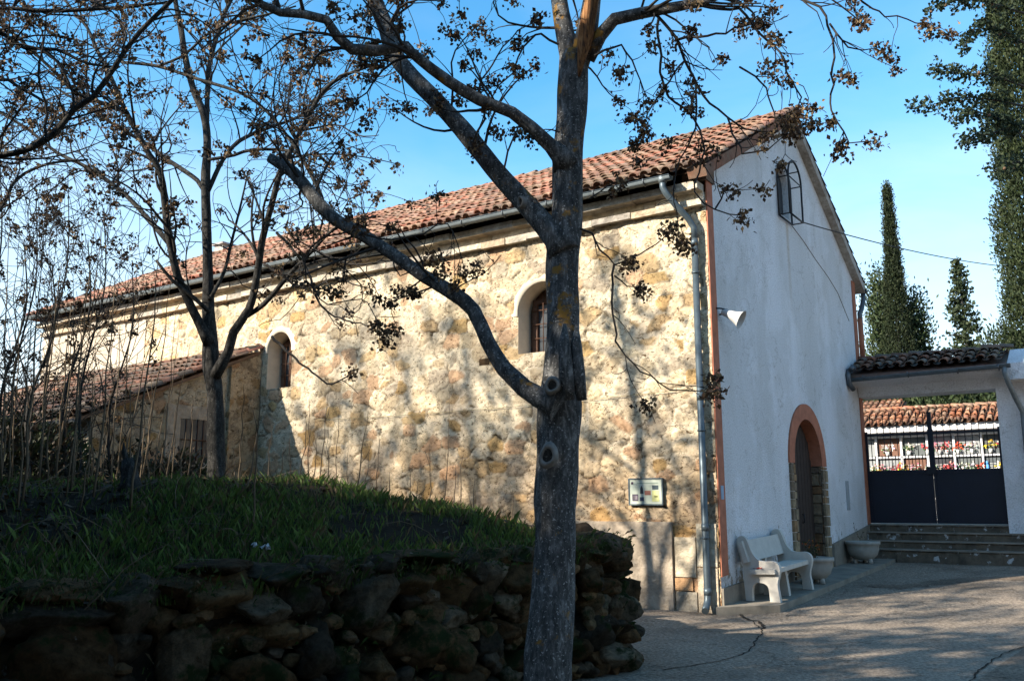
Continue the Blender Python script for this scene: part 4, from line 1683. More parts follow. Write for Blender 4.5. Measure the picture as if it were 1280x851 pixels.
# ================================================================== GATEWAY
GT = CHW
st = church_empty('entrance_steps', 0, 0)
tag(st, 'worn low steps with flaking whitewash leading to the navy gate', 'steps')
tops = [0.60, 0.76, 0.93, 1.09]
fronts = [7.45, 7.80, 8.10, 8.38]
rs_ = random.Random(23)
for k in range(4):
    mb = MB()
    x0 = 0.06 if k else 0.0
    x1 = 4.4 if k == 0 else 3.4
    nseg = 34
    f0 = fronts[k]
    for q in range(nseg):
        xa = x0 + (x1 - x0) * q / nseg
        xb2 = x0 + (x1 - x0) * (q + 1) / nseg
        c = tint(rs_, [(0.075, 0.062, 0.048), (0.09, 0.07, 0.05), (0.06, 0.052, 0.042), (0.10, 0.085, 0.065)], 0.7, 1.2) if rs_.random() < 0.86 else tint(rs_, [(0.30, 0.30, 0.29), (0.20, 0.19, 0.17)], 0.6, 1.1)
        j = rs_.uniform(-0.015, 0.015)
        mb.box(xa, xb2 + (0.0 if q == nseg - 1 else -0.001), f0 + j, (fronts[k + 1] + 0.2 if k < 3 else 9.3), 0.0 if k == 0 else tops[k - 1] - 0.05, tops[k] + rs_.uniform(-0.006, 0.006), c)
    stp = mb.build('step', M_STEP, st)
    mb = MB()
    mb.box(x0, x1, fronts[k] - 0.035, (fronts[k + 1] + 0.02 if k < 3 else 8.55), tops[k] + 0.008, tops[k] + 0.035)
    mb.build('tread', M_CONCRETE, stp)

gw = church_empty('gateway', 0, 0)
tag(gw, 'white gateway with small tiled roof beside the chapel', 'gateway')
GZB, GZT = 1.10, 3.90
mb = MB()
mb.box(2.76, 4.6, 8.32, 8.95, 0.3, 4.42)
mb.build('pillar', M_WHITE, gw)
mb = MB()
mb.box(0.02, 2.757, 8.32, 8.95, GZT, 4.42)
mb.build('lintel', M_WHITE, gw)
mb = MB()   # projecting soffit under the eaves
mb.prism([(0.0, 8.32, 4.12), (0.0, 7.66, 4.19), (0.0, 7.66, 4.30), (0.0, 8.32, 4.42)], (3.05, 0, 0))
mb.build('soffit', M_WHITE, gw)
GS = 0.36
vg = np.array([0, 1, GS]) / math.hypot(1, GS)
vgb = np.array([0, -1, GS]) / math.hypot(1, GS)
glen = math.hypot(1.02, GS * 1.02)
mb = MB()
rf = random.Random(77)
tile_roof(mb, (0.03, 7.56, 4.36), (1, 0, 0), vg, 3.08, glen, TILES_DARK + [(0.26, 0.11, 0.07)], rf, pitch=0.225, course=0.36)
tile_roof(mb, (0.03, 9.60, 4.36), (1, 0, 0), vgb, 3.08, glen, TILES_DARK, rf, pitch=0.225, course=0.36)
gr = mb.build('roof', M_TILE, gw)
mb = MB()
ridge_row(mb, (0.02, 8.58, 4.76), (3.10, 8.58, 4.76), (0, 0, 1), TILES_DARK, rf, 0.1)
mb.build('ridge_tiles', M_TILE, gr)
mb = MB()
mb.prism([(0.02, 7.62, 4.31), (0.02, 8.58, 4.66), (0.02, 9.54, 4.31), (0.02, 9.54, 4.25), (0.02, 7.62, 4.25)], (3.04, 0, 0), (0.2, 0.12, 0.1))
mb.build('roof_deck', M_TILE, gr)
mb = MB()   # white gable end wall rising behind the right edge of the roof
mb.prism([(3.07, 7.75, 4.0), (3.07, 7.75, 4.33), (3.07, 8.55, 4.72), (3.07, 9.4, 4.33), (3.07, 9.4, 4.0)], (1.5, 0, 0))
mb.build('side_wall', M_WHITE, gw)
mb = MB()
half_gutter(mb, (3.16, 7.52, 4.28), (0.02, 7.52, 4.22), 0.07)
gg = mb.build('gutter', M_ZINC, gw)
for x in (0.35, 1.25, 2.2, 2.95):
    mb = MB()
    mb.tube([(x, 7.61, 4.27), (x, 7.60, 4.20), (x, 7.52, 4.165), (x, 7.45, 4.20), (x, 7.44, 4.28)], 0.012, 5)
    mb.build('gutter_bracket', M_DARKZINC, gg)
mb = MB()
mb.tube([(3.05, 7.52, 4.24), (3.05, 7.52, 4.08), (3.08, 7.62, 3.92), (3.16, 7.95, 3.60), (3.22, 8.22, 3.38), (3.22, 8.24, 3.2), (3.22, 8.24, 1.0)], 0.05, 12)
mb.build('downpipe', M_ZINC, gw)
mb = MB()   # bundle of pipe at the left end by the chapel wall
mb.tube([(0.06, 7.50, 4.42), (0.05, 7.42, 4.30), (0.06, 7.46, 4.10), (0.10, 7.60, 4.0)], 0.055, 10)
mb.tube([(0.16, 7.46, 4.48), (0.12, 7.40, 4.40)], 0.06, 10)
mb.build('pipe_elbow', M_DARKZINC, gg)

gt = church_empty('double_gate', 0, 0)
tag(gt, 'navy double metal gate with spear-topped bars and solid lower panels', 'gate')
GY0 = 8.62
LW = 1.36
for side in (0, 1):
    xa = 0.03 if side == 0 else 0.03 + LW
    xb2 = xa + LW - 0.012
    mb = MB()
    z0, z1, z2 = 1.14, 2.24, 3.06
    for (a, b, c_, d) in ((xa, xa + 0.05, z0, z2 + 0.08), (xb2 - 0.05, xb2, z0, z2 + 0.08), (xa + 0.05, xb2 - 0.05, z0, z0 + 0.06),
                          (xa + 0.05, xb2 - 0.05, z1 - 0.03, z1 + 0.04), (xa + 0.05, xb2 - 0.05, z2 - 0.02, z2 + 0.02)):
        mb.box(a, b, GY0 - 0.025, GY0 + 0.025, c_, d)
    leaf = mb.build('gate_leaf', M_NAVY, gt)
    mb = MB()
    mb.box(xa + 0.05, xb2 - 0.05, GY0 - 0.008, GY0 + 0.008, z0 + 0.06, z1 - 0.03)
    mb.build('panel', M_NAVY, leaf)
    mb = MB()
    nb = 9
    for k in range(nb):
        x = xa + 0.05 + (LW - 0.112) * (k + 0.5) / nb
        zt = 3.42 + 0.04 * math.sin(math.pi * (k + 0.5) / nb)
        mb.tube([(x, GY0, z1 + 0.04), (x, GY0, zt)], 0.009, 6)
        mb.tube([(x, GY0, zt), (x, GY0, zt + 0.03), (x, GY0, zt + 0.12)], [0.009, 0.02, 0.002], 6)
        if k < nb - 1:
            x2 = x + (LW - 0.112) / nb / 2
            mb.tube([(x2, GY0, z1 + 0.04), (x2, GY0, z1 + 0.30)], 0.008, 6)
            mb.tube([(x2, GY0, z1 + 0.30), (x2, GY0, z1 + 0.32), (x2, GY0, z1 + 0.38)], [0.008, 0.016, 0.002], 6)
    mb.build('bars', M_IRON, leaf)
mb = MB()
mb.box(1.345, 1.425, GY0 - 0.04, GY0 + 0.04, 2.2, 3.52)
mb.build('meeting_post', M_NAVY, gt)
mb = MB()
mb.box(1.26, 1.46, GY0 - 0.06, GY0 - 0.026, 2.18, 2.34)
mb.build('lock_box', M_IRON, gt)

# ================================================================== CEMETERY behind the gate
cf = MB()
cf.box(-14, 14, 9.35, 40, 0.8, 1.08)
o = cf.build('courtyard', M_CONCRETE)
o.location = tuple(P0)
o.rotation_euler = (0, 0, CH_ROT)
tag(o, kind='structure')

NT = 18.65
nw = church_empty('niche_wall', 0, 0)
tag(nw, 'long white cemetery niche wall with orange tile roof seen through gate', 'niche wall')
NX0, NX1 = -6.0, 5.5
mb = MB()
mb.box(NX0, NX1, NT + 0.62, NT + 1.5, 1.0, 4.3)
mb.build('back_wall', M_WHITE, nw)
mb = MB()
mb.box(NX0, NX1, NT - 0.45, NT + 1.5, 3.84, 4.04)
mb.build('fascia', M_WHITE, nw)
mb = MB()
NS = 0.42
vn = np.array([0, 1, NS]) / math.hypot(1, NS)
tile_roof(mb, (NX0, NT - 0.60, 4.04), (1, 0, 0), vn, NX1 - NX0, 1.6, TILES_RED, random.Random(5), pitch=0.22, course=0.4)
nr = mb.build('roof', M_TILE, nw)
mb = MB()
mb.prism([(NX0, NT - 0.5, 4.045), (NX0, NT + 0.95, 4.64), (NX0, NT + 1.55, 4.3), (NX0, NT + 1.55, 4.045)], (NX1 - NX0, 0, 0), (0.4, 0.2, 0.12))
ridge_row(mb, (NX0, NT + 0.9, 4.68), (NX1, NT + 0.9, 4.68), (0, 0, 1), TILES_RED, random.Random(6), 0.1)
mb.build('ridge_tiles', M_TILE, nr)
CELLW, CELLH = 0.78, 0.66
mb = MB()
ncx = int((NX1 - NX0) / CELLW)
for i in range(ncx + 1):
    x = NX0 + i * CELLW
    mb.box(x - 0.032, x + 0.032, NT, NT + 0.62, 1.0, 3.84)
for j in range(5):
    z = 1.08 + j * CELLH
    for i in range(ncx):
        x = NX0 + i * CELLW
        mb.box(x + 0.033, x + CELLW - 0.033, NT + 0.004, NT + 0.62, z - 0.028, z + 0.028)
mb.build('niche_frame', M_WHITE, nw)
rn = random.Random(91)
FLC = [(0.65, 0.10, 0.10), (0.75, 0.70, 0.68), (0.75, 0.30, 0.35), (0.70, 0.50, 0.05), (0.70, 0.12, 0.05), (0.75, 0.72, 0.60)]
for i in range(4, ncx - 1):
    for j in range(1, 4):
        x = NX0 + i * CELLW
        z = 1.08 + j * CELLH
        c = rn.choice([(0.03, 0.03, 0.035), (0.05, 0.05, 0.055), (0.09, 0.10, 0.10), (0.22, 0.23, 0.23), (0.07, 0.08, 0.085), (0.14, 0.07, 0.045)])
        mb = MB()
        mb.box(x + 0.06, x + CELLW - 0.06, NT + 0.10, NT + 0.14, z + 0.05, z + CELLH - 0.05, c)
        cc = (0.6, 0.6, 0.58) if sum(c) < 0.6 else (0.1, 0.1, 0.1)
        mb.box(x + CELLW * 0.62, x + CELLW * 0.64, NT + 0.09, NT + 0.099, z + 0.2, z + 0.5, cc)
        mb.box(x + CELLW * 0.56, x + CELLW * 0.70, NT + 0.085, NT + 0.089, z + 0.38, z + 0.41, cc)
        for q in range(3):
            mb.box(x + 0.16, x + 0.16 + rn.uniform(0.15, 0.25), NT + 0.09, NT + 0.099, z + 0.25 + 0.07 * q, z + 0.262 + 0.07 * q, cc)
        mb.build('memorial_slab', M_ATTR, nw)


def bouquet(x, z, c, s, label):
    o = church_empty('flower_bouquet', x, NT + 0.02, z)
    tag(o, label, 'bouquet', 'flowers on the cemetery niches')
    mb = MB()
    for k in range(26):
        a = rn.uniform(0, 6.28)
        r = s * math.sqrt(rn.random())
        P = np.array([math.cos(a) * r, rn.uniform(-0.06, 0.06), 0.13 + s * 0.8 + math.sin(a) * r * 0.8])
        leafq(mb, P, rn, 0.09, tuple(q * rn.uniform(0.7, 1.2) for q in c), jit=0.01)
    mb.build('blooms', M_SEED, o)
    mb = MB()
    for k in range(10):
        leafq(mb, np.array([rn.uniform(-s, s) * 0.8, 0.0, 0.12 + rn.uniform(0, s)]), rn, 0.10, (0.04, 0.09, 0.03), jit=0.01)
    mb.build('leaves', M_LEAF, o)
    mb = MB()
    mb.lathe([(0.05, 0.0), (0.07, 0.14), (0.06, 0.14)], n=12, col=(0.5, 0.5, 0.48))
    mb.build('vase', M_ATTR, o)
    return o


cname = {0: 'red', 1: 'white', 2: 'pink', 3: 'yellow', 4: 'orange red', 5: 'cream'}
spots = [(-2.1, 2, 3), (-1.75, 3, 1), (-1.2, 1, 1), (-0.95, 2, 2), (-0.55, 3, 0), (-0.35, 2, 5), (0.02, 3, 0), (0.05, 1, 3), (-0.7, 1, 4), (0.32, 1, 3), (0.42, 2, 1), (0.95, 2, 4), (1.1, 1, 2), (1.5, 2, 3), (1.55, 1, 0), (1.9, 1, 1), (-1.5, 1, 0), (-2.25, 2, 1), (-1.9, 2, 2), (-1.45, 2, 0), (-1.1, 3, 5), (-0.2, 3, 2), (-0.5, 2, 1), (0.15, 2, 2), (0.35, 3, 4), (0.75, 3, 1), (0.62, 2, 5), (1.25, 3, 3), (1.75, 2, 2), (1.6, 3, 0), (-1.3, 2, 3), (-0.05, 2, 0)]
for (x, j, c) in spots:
    row = {1: 'lower', 2: 'middle', 3: 'upper'}[j]
    xx = x + 0.5
    side = 'left of' if xx < 0.9 else 'right of'
    bouquet(x, 1.08 + j * CELLH + 0.046, FLC[c], 0.16, '%s flowers in a vase, %s niche row, %s the gate post' % (cname[c], row, side))
# blue and white figurines
for (x, j, c, lab) in ((1.12, 2, (0.10, 0.30, 0.65), 'small blue figurine standing in a niche seen through the gate'), (1.42, 2, (0.72, 0.72, 0.70), 'small white robed figurine standing in a niche seen through the gate')):
    o = church_empty('figurine', x, NT + 0.05, 1.08 + j * CELLH + 0.046)
    tag(o, lab, 'figurine')
    mb = MB()
    mb.lathe([(0.09, 0.0), (0.085, 0.05), (0.055, 0.22), (0.05, 0.30), (0.03, 0.33)], n=14, col=c)
    mb.lathe([(0.01, 0.33), (0.04, 0.36), (0.042, 0.39), (0.01, 0.43)], n=12, col=c)
    mb.build('robed_figure', M_ATTR, o)
    mb = MB()
    mb.box(-0.1, 0.1, -0.08, 0.08, -0.002, 0.03, (0.4, 0.4, 0.38))
    mb.build('base', M_ATTR, o)
# second tiled block further back on the left
nb2 = church_empty('tiled_outbuilding', 0, 0)
tag(nb2, 'small tiled roof further back at the upper left of the gate opening', 'outbuilding')
mb = MB()
mb.box(-8, -2.6, 25.2, 27.5, 0.9, 4.95)
mb.build('wall', M_PLASTER, nb2)
mb = MB()
tile_roof(mb, (-8.2, 24.8, 5.0), (1, 0, 0), vn, 5.7, 1.8, TILES_RED, random.Random(15), pitch=0.22, course=0.4)
mb.obox(np.array([-8.1, 24.95, 4.96]), (5.5, 0, 0), vn * 1.7, (0, 0, 0.05), (0.3, 0.16, 0.1))
mb.build('roof', M_TILE, nb2)

# ================================================================== BANK + dry stone wall
WL = np.array([(-0.60, 16.0), (-0.15, 13.2), (0.55, 11.3), (1.0, 10.0), (1.14, 9.4), (0.98, 8.8), (0.30, 8.05), (-1.4, 6.55), (-3.0, 5.35), (-6.0, 3.4), (-10.0, 1.0), (-16.0, -3.0)])
wl_end = cw(-30, 0.5)
POLY = np.vstack([WL, [(-45, -3), (-45, 70), (-30, 70)], [wl_end[:2]], [cw(-1.0, 0.5)[:2]]])


def in_poly(x, y, poly):
    ins = np.zeros(x.shape, bool)
    n = len(poly)
    for i in range(n):
        x1, y1 = poly[i]
        x2, y2 = poly[(i + 1) % n]
        cond = ((y1 > y) != (y2 > y))
        xi = (x2 - x1) * (y - y1) / (y2 - y1 + 1e-12) + x1
        ins ^= cond & (x < xi)
    return ins


def wall_dist(x, y):
    d = np.full(np.shape(x), 1e9)
    for a, b in zip(WL[:-1], WL[1:]):
        ab = b - a
        t = np.clip(((x - a[0]) * ab[0] + (y - a[1]) * ab[1]) / (ab @ ab), 0, 1)
        d = np.minimum(d, np.hypot(x - a[0] - ab[0] * t, y - a[1] - ab[1] * t))
    return d


def wall_top(x):
    return np.interp(x, [-16, -6, -3, -1.4, 0.3, 1.2], [1.0, 0.98, 0.98, 1.02, 1.08, 1.16])


def bank_z(x, y):
    x, y = np.asarray(x, float), np.asarray(y, float)
    d = wall_dist(x, y)
    crest = np.interp(x, [-40, -20, -9, -5.5, -2.2, -1.0, 0.3, 1.2], [3.0, 2.6, 2.00, 1.70, 1.68, 1.60, 1.47, 1.30])
    zt = wall_top(x)
    run = np.interp(x, [-4.0, -1.5, 0.3], [4.0, 3.0, 1.5])
    z = zt - 0.10 + (crest - zt + 0.10) * smooth(0.0, 1.0, d / run)
    hump = 0.09 * np.exp(-((x + 1.9) / 1.1) ** 2 - ((y - 11.5) / 1.6) ** 2)
    return z + hump + (fbm(x * 0.9 + 40, y * 0.9 + 40, 4) - 0.5) * 0.22 * smooth(0.1, 1.0, d)


bx, by = np.meshgrid(np.concatenate([np.arange(-45, -12, 1.0), np.arange(-12, 1.4, 0.12)]), np.concatenate([np.arange(-3, 20, 0.12), np.arange(20, 70, 1.0)]), indexing='ij')
BZ = bank_z(bx, by)
inb = in_poly(bx, by, POLY)
bi = np.arange(bx.size).reshape(bx.shape)
ok = inb[:-1, :-1] & inb[1:, 1:] & inb[1:, :-1] & inb[:-1, 1:]
bf = np.stack([bi[:-1, :-1], bi[1:, :-1], bi[1:, 1:], bi[:-1, 1:]], -1)[ok]
gm = smooth(0.42, 0.6, fbm(bx * 0.8 + 3, by * 0.8 + 9, 4))[..., None] * smooth(-4.5, -2.0, bx)[..., None]
bcol = np.array((0.026, 0.019, 0.013)) * (1 - gm) + np.array((0.018, 0.022, 0.009)) * gm
o = np_mesh('bank', np.stack([bx, by, BZ], -1).reshape(-1, 3), bf, M_SOIL, None, bcol.reshape(-1, 3))
tag(o, kind='structure')

rw = empty('dry_stone_wall', (0, 0, 0))
tag(rw, 'rough dark boulder retaining wall holding up the grassy bank', 'stone wall')
import mathutils
ICO = {}
for sub in (2, 3, 4):
    bm = bmesh.new()
    bmesh.ops.create_icosphere(bm, subdivisions=sub, radius=1.0)
    bm.verts.ensure_lookup_table()
    ICO[sub] = (np.array([v.co[:] for v in bm.verts]), [tuple(v.index for v in f.verts) for f in bm.faces])
    bm.free()


def rock(mb, c, rad, rng, col, sub=2, rot=0.0, cut=0.68):
    V, F = ICO[sub]
    P = V.copy()
    for k in range(13):                       # clip by random planes: angular faces
        n = np.array([rng.gauss(0, 1), rng.gauss(0, 1), rng.gauss(0, 1)])
        n /= np.linalg.norm(n)
        h = rng.uniform(cut, 0.92)
        d = P @ n - h
        P = P - np.maximum(d, 0)[:, None] * n
    o = (rng.uniform(0, 50), rng.uniform(0, 50))
    q1, q2 = P[:, 0] + P[:, 2] * 0.83, P[:, 1] - P[:, 2] * 0.71
    nz = fbm(q1 * 1.7 + o[0], q2 * 1.7 + o[1], 3) - 0.5
    n2 = np.abs(fbm(q1 * 4.3 + o[1], q2 * 4.3 + o[0], 4) - 0.5)
    P = P * (1 + 0.34 * nz - 0.42 * n2 + 0.04)[:, None]
    P = P * np.asarray(rad)
    ca, sa = math.cos(rot), math.sin(rot)
    Q = np.stack([P[:, 0] * ca - P[:, 1] * sa, P[:, 0] * sa + P[:, 1] * ca, P[:, 2]], 1) + np.asarray(c)
    b = len(mb.v)
    mb.v.extend(map(tuple, Q))
    for f in F:
        mb.face([b + k for k in f], col, sub > 2)


def along(d):
    for a, b in zip(WL[:-1], WL[1:]):
        L = np.linalg.norm(b - a)
        if d <= L:
            return a + (b - a) * d / L, (b - a) / L
        d -= L
    return WL[-1], (WL[-1] - WL[-2]) / np.linalg.norm(WL[-1] - WL[-2])


RC = [(0.155, 0.094, 0.048), (0.125, 0.083, 0.049), (0.108, 0.081, 0.056), (0.185, 0.118, 0.060), (0.088, 0.069, 0.050), (0.15, 0.084, 0.040), (0.20, 0.155, 0.105)]
rr = random.Random(55)
mb = MB()
dtot = sum(np.linalg.norm(b - a) for a, b in zip(WL[:-1], WL[1:]))
d = 2.0
while d < 19.0:
    p, t = along(d)
    big = smooth(7.0, 13.0, d)
    colw = rr.uniform(0.20, 0.36) * (1 + 0.55 * float(big))
    z = -0.05
    zt = float(wall_top(p[0]))
    while z < zt - 0.02:
        h = rr.uniform(0.13, 0.29) * (1 + 0.5 * float(big))
        if z + h > zt + 0.12:
            h = max(zt + 0.05 - z, 0.12)
        w = colw * rr.uniform(0.85, 1.35)
        out_ = np.array([-t[1], t[0]])
        out_ = -out_ if (out_ @ (np.array([-5.0, 14.0]) - p)) > 0 else out_
        batter = -0.10 * z
        off = batter - 0.09 + rr.uniform(-0.09, 0.07)
        c = p + t * rr.uniform(-0.10, 0.10) + out_ * off
        rock(mb, (c[0], c[1], z + h / 2 + rr.uniform(-0.05, 0.05)), (w * 0.66, 0.24 + 0.08 * rr.random(), h * 0.66), rr, tint(rr, RC, 0.4, 0.95),
             4, math.atan2(t[1], t[0]) + rr.uniform(-0.35, 0.35), 0.56)
        z += h * rr.uniform(0.86, 0.98)
    d += colw * 0.9
# chinking stones
for k in range(420):
    d = rr.uniform(2, 18)
    p, t = along(d)
    out_ = np.array([-t[1], t[0]])
    out_ = -out_ if (out_ @ (np.array([-5.0, 14.0]) - p)) > 0 else out_
    z = rr.uniform(0, float(wall_top(p[0])))
    c = p + out_ * (0.03 - 0.10 * z)
    s = rr.uniform(0.04, 0.11)
    rock(mb, (c[0], c[1], z), (s * 1.3, s, s * rr.uniform(0.6, 1)), rr, tint(rr, RC, 0.6, 1.3), 2, rr.uniform(0, 6), 0.6)
mb.build('boulders', M_BOULDER, rw)
mb = MB()
prev = None
d = 0.2
while d < dtot - 0.1:
    p, t = along(d)
    out_ = np.array([-t[1], t[0]])
    out_ = -out_ if (out_ @ (np.array([-5.0, 14.0]) - p)) > 0 else out_
    zt = float(wall_top(p[0])) - 0.06
    a = mb.vert((*(p - out_ * 0.07), -0.1))
    b = mb.vert((*(p - out_ * (0.07 + 0.1 * zt)), zt))
    if prev:
        mb.face((prev[0], a, b, prev[1]), (0.03, 0.024, 0.018))
    prev = (a, b)
    d += 0.3
mb.build('earth_fill', M_SOIL, rw)

# a yellow boulder in the grass, two scraps, a stump
def bank_pt(px, py, lo=3.0, hi=20.0):
    r = ray(px, py)
    best, bp = 1e9, None
    for k in range(400):
        Y = lo + (hi - lo) * k / 399
        P = CAM + r * (Y / r[1])
        if not in_poly(np.array([P[0]]), np.array([P[1]]), POLY)[0]:
            continue
        e = P[2] - float(bank_z(P[0], P[1]))
        if e < 0:
            return P
        if e < best:
            best, bp = e, P
    bp = bp.copy()
    bp[2] = float(bank_z(bp[0], bp[1]))
    return bp


mb = MB()
rock(mb, (0, 0, 0.06), (0.24, 0.16, 0.13), random.Random(3), (0.26, 0.19, 0.09), 3)
o = mb.build('boulder', M_ROCK)
bp = at(320, 620, 13.2)
o.location = (bp[0], bp[1], float(bank_z(bp[0], bp[1])))
tag(o, 'yellowish boulder on the grass beside the left tree', 'boulder')


def scrap(px, py, n, s, seed, label):
    """one torn, crumpled sheet: a ragged strip of faces sharing vertices"""
    r = random.Random(seed)
    P = bank_pt(px, py, 4.0, 12)
    m = MB()
    rows = []
    for k in range(n):
        row = []
        for q in range(4):
            c = np.array([(k / (n - 1) - 0.5) * s * 2 + r.gauss(0, s * 0.06), (q - 1.5) * s * 0.22 + r.gauss(0, s * 0.10), 0.0])
            c[2] = float(bank_z(P[0] + c[0], P[1] + c[1])) - P[2] + 0.085 + r.uniform(0, 0.05)
            row.append(m.vert(c))
        rows.append(row)
    for k in range(n - 1):
        for q in range(3):
            if q == 1 or r.random() < 0.6:
                m.face((rows[k][q], rows[k + 1][q], rows[k + 1][q + 1], rows[k][q + 1]))
    o = m.build('paper_scrap', M_PAPER)
    o.location = tuple(P)
    tag(o, label, 'litter')


scrap(326, 700, 9, 0.085, 4, 'crumpled white scrap lying on the grass, the left and higher one')
scrap(388, 721, 9, 0.075, 5, 'torn white scrap on the bank edge, the right and lower one')
su = bank_pt(163, 612, 6, 12)
o = empty('tree_stump', (su[0], su[1], su[2] - 0.05))
tag(o, 'jagged dark tree stump among the dead stems', 'stump')
mb = MB()
mb.tube([(0, 0, 0), (0.01, 0, 0.12), (-0.02, 0, 0.24), (-0.05, 0, 0.34)], [0.13, 0.09, 0.075, 0.05], 10, wob=0.3)
mb.build('bole', M_BARK2, o)
mb = MB()
mb.tube([(0.0, 0.02, 0.2), (0.05, 0.02, 0.34), (0.06, 0.02, 0.44)], [0.05, 0.03, 0.006], 7, wob=0.3)
mb.tube([(-0.04, 0, 0.28), (-0.09, 0, 0.42), (-0.1, 0, 0.5)], [0.035, 0.02, 0.004], 7, wob=0.3)
mb.build('splinter', M_BARK2, o)

# grass, litter, brush on the bank
def scatter(n, x0, x1, y0, y1, seed, dens):
    r = np.random.RandomState(seed)
    X = r.uniform(x0, x1, n)
    Y = r.uniform(y0, y1, n)
    k = in_poly(X, Y, POLY) & (r.rand(n) < dens(X, Y))
    # not inside the buildings
    lx = -(X - P0[0]) * D1[0] - (Y - P0[1]) * D1[1]
    ly = (X - P0[0]) * D2[0] + (Y - P0[1]) * D2[1]
    k &= ~((ly > -0.05) & (lx < 0.1))
    k &= ~((lx < -10.2) & (ly > -3.8))
    return X[k], Y[k], r


def greenness(X, Y):
    return smooth(0.40, 0.58, fbm(X * 0.8 + 3, Y * 0.8 + 9, 4)) * smooth(-5.5, -2.4, X) * 0.9 + 0.10


X, Y, r = scatter(300000, -9, 1.2, 4.5, 20, 1, lambda X, Y: greenness(X, Y) * np.clip(1.5 - (Y - 5) * 0.05, 0.3, 1))
Z = bank_z(X, Y)
n = len(X)
h = r.uniform(0.03, 0.12, n) * (1 + 0.5 * (r.rand(n) < 0.1))
a = r.uniform(0, 2 * np.pi, n)
lean = r.uniform(0.1, 0.8, n) * h
w = r.uniform(0.0018, 0.0038, n)
dx, dy = np.cos(a), np.sin(a)
b0 = np.stack([X - dy * w, Y + dx * w, Z - 0.02], -1)
b1 = np.stack([X + dy * w, Y - dx * w, Z - 0.02], -1)
m0 = np.stack([X + dx * lean * 0.35 + dy * w * 0.8, Y + dy * lean * 0.35 - dx * w * 0.8, Z + h * 0.6], -1)
tp = np.stack([X + dx * lean, Y + dy * lean, Z + h], -1)
V = np.stack([b0, b1, m0, tp], 1).reshape(-1, 3)
Fq = np.arange(n * 4).reshape(n, 4)
dry = (r.rand(n) < 0.28)[:, None]
gc = np.array((0.072, 0.112, 0.020)) * r.uniform(0.5, 1.5, (n, 1)) * (1 - dry) + np.array((0.11, 0.08, 0.04)) * r.uniform(0.4, 1.3, (n, 1)) * dry
# tufts hanging over the top of the boulders and in their joints
rg = np.random.RandomState(77)
tv, tc_ = [], []
for k in range(9000):
    d_ = rg.uniform(2.0, 18.0)
    p_, t_ = along(d_)
    o_ = np.array([-t_[1], t_[0]])
    o_ = -o_ if (o_ @ (np.array([-5.0, 14.0]) - p_)) > 0 else o_
    zt_ = float(wall_top(p_[0]))
    if rg.rand() < 0.80:
        off_, zz_ = rg.uniform(-0.30, 0.12), zt_ + rg.uniform(-0.08, 0.10)
        if vnoise(np.array([d_ * 1.6]), np.array([3.3]))[0] < 0.35:
            continue
    else:
        zz_ = rg.uniform(0.2, zt_)
        off_ = 0.10 - 0.1 * zz_
        if vnoise(np.array([d_ * 2.2]), np.array([zz_ * 3.0]))[0] < 0.55:
            continue
    b_ = np.array([*(p_ + o_ * off_), zz_])
    hh = rg.uniform(0.03, 0.10)
    ln = np.array([*(o_ * rg.uniform(-0.2, 0.9) + t_ * rg.uniform(-0.6, 0.6)), rg.uniform(-0.3, 0.9)]) * hh
    sd_ = np.array([t_[0], t_[1], 0]) * rg.uniform(0.0018, 0.0038)
    tv += [b_ - sd_, b_ + sd_, b_ + ln * 0.55 + sd_ * 0.7 + np.array([0, 0, hh * 0.25]), b_ + ln]
    c_ = np.array((0.036, 0.058, 0.012)) if rg.rand() < 0.7 else np.array((0.09, 0.065, 0.035))
    tc_ += [c_ * rg.uniform(0.5, 1.4)] * 4
V = np.vstack([V, np.array(tv)])
Fq = np.arange(len(V)).reshape(-1, 4)
GC4 = np.vstack([np.repeat(gc, 4, axis=0), np.array(tc_)])
o = np_mesh('grass', V, Fq, M_GRASS, None, GC4, False)
tag(o, 'short green grass covering the bank above the boulder wall', 'grass', None, 'stuff')

X, Y, r = scatter(30000, -10, 1.2, 3.5, 20, 2, lambda X, Y: 0.25 + 0.75 * smooth(-1.5, -4.5, X))
Z = bank_z(X, Y)
n = len(X)
s = r.uniform(0.015, 0.05, n)
a = r.uniform(0, 2 * np.pi, n)
u = np.stack([np.cos(a), np.sin(a), r.uniform(-0.5, 0.8, n)], -1) * s[:, None]
v = np.stack([-np.sin(a), np.cos(a), r.uniform(-0.5, 0.8, n)], -1) * s[:, None] * 0.6
c = np.stack([X, Y, Z + r.uniform(0.0, 0.05, n)], -1)
V = np.stack([c - u, c + v, c + u, c - v], 1).reshape(-1, 3)
lc = np.array((0.050, 0.033, 0.020)) * r.uniform(0.4, 1.9, (n, 1))
o = np_mesh('leaf_litter', V, np.arange(n * 4).reshape(n, 4), M_LITTER, None, np.repeat(lc, 4, axis=0), False)
tag(o, 'brown dead leaves lying over the shaded bank', 'leaf litter', None, 'stuff')

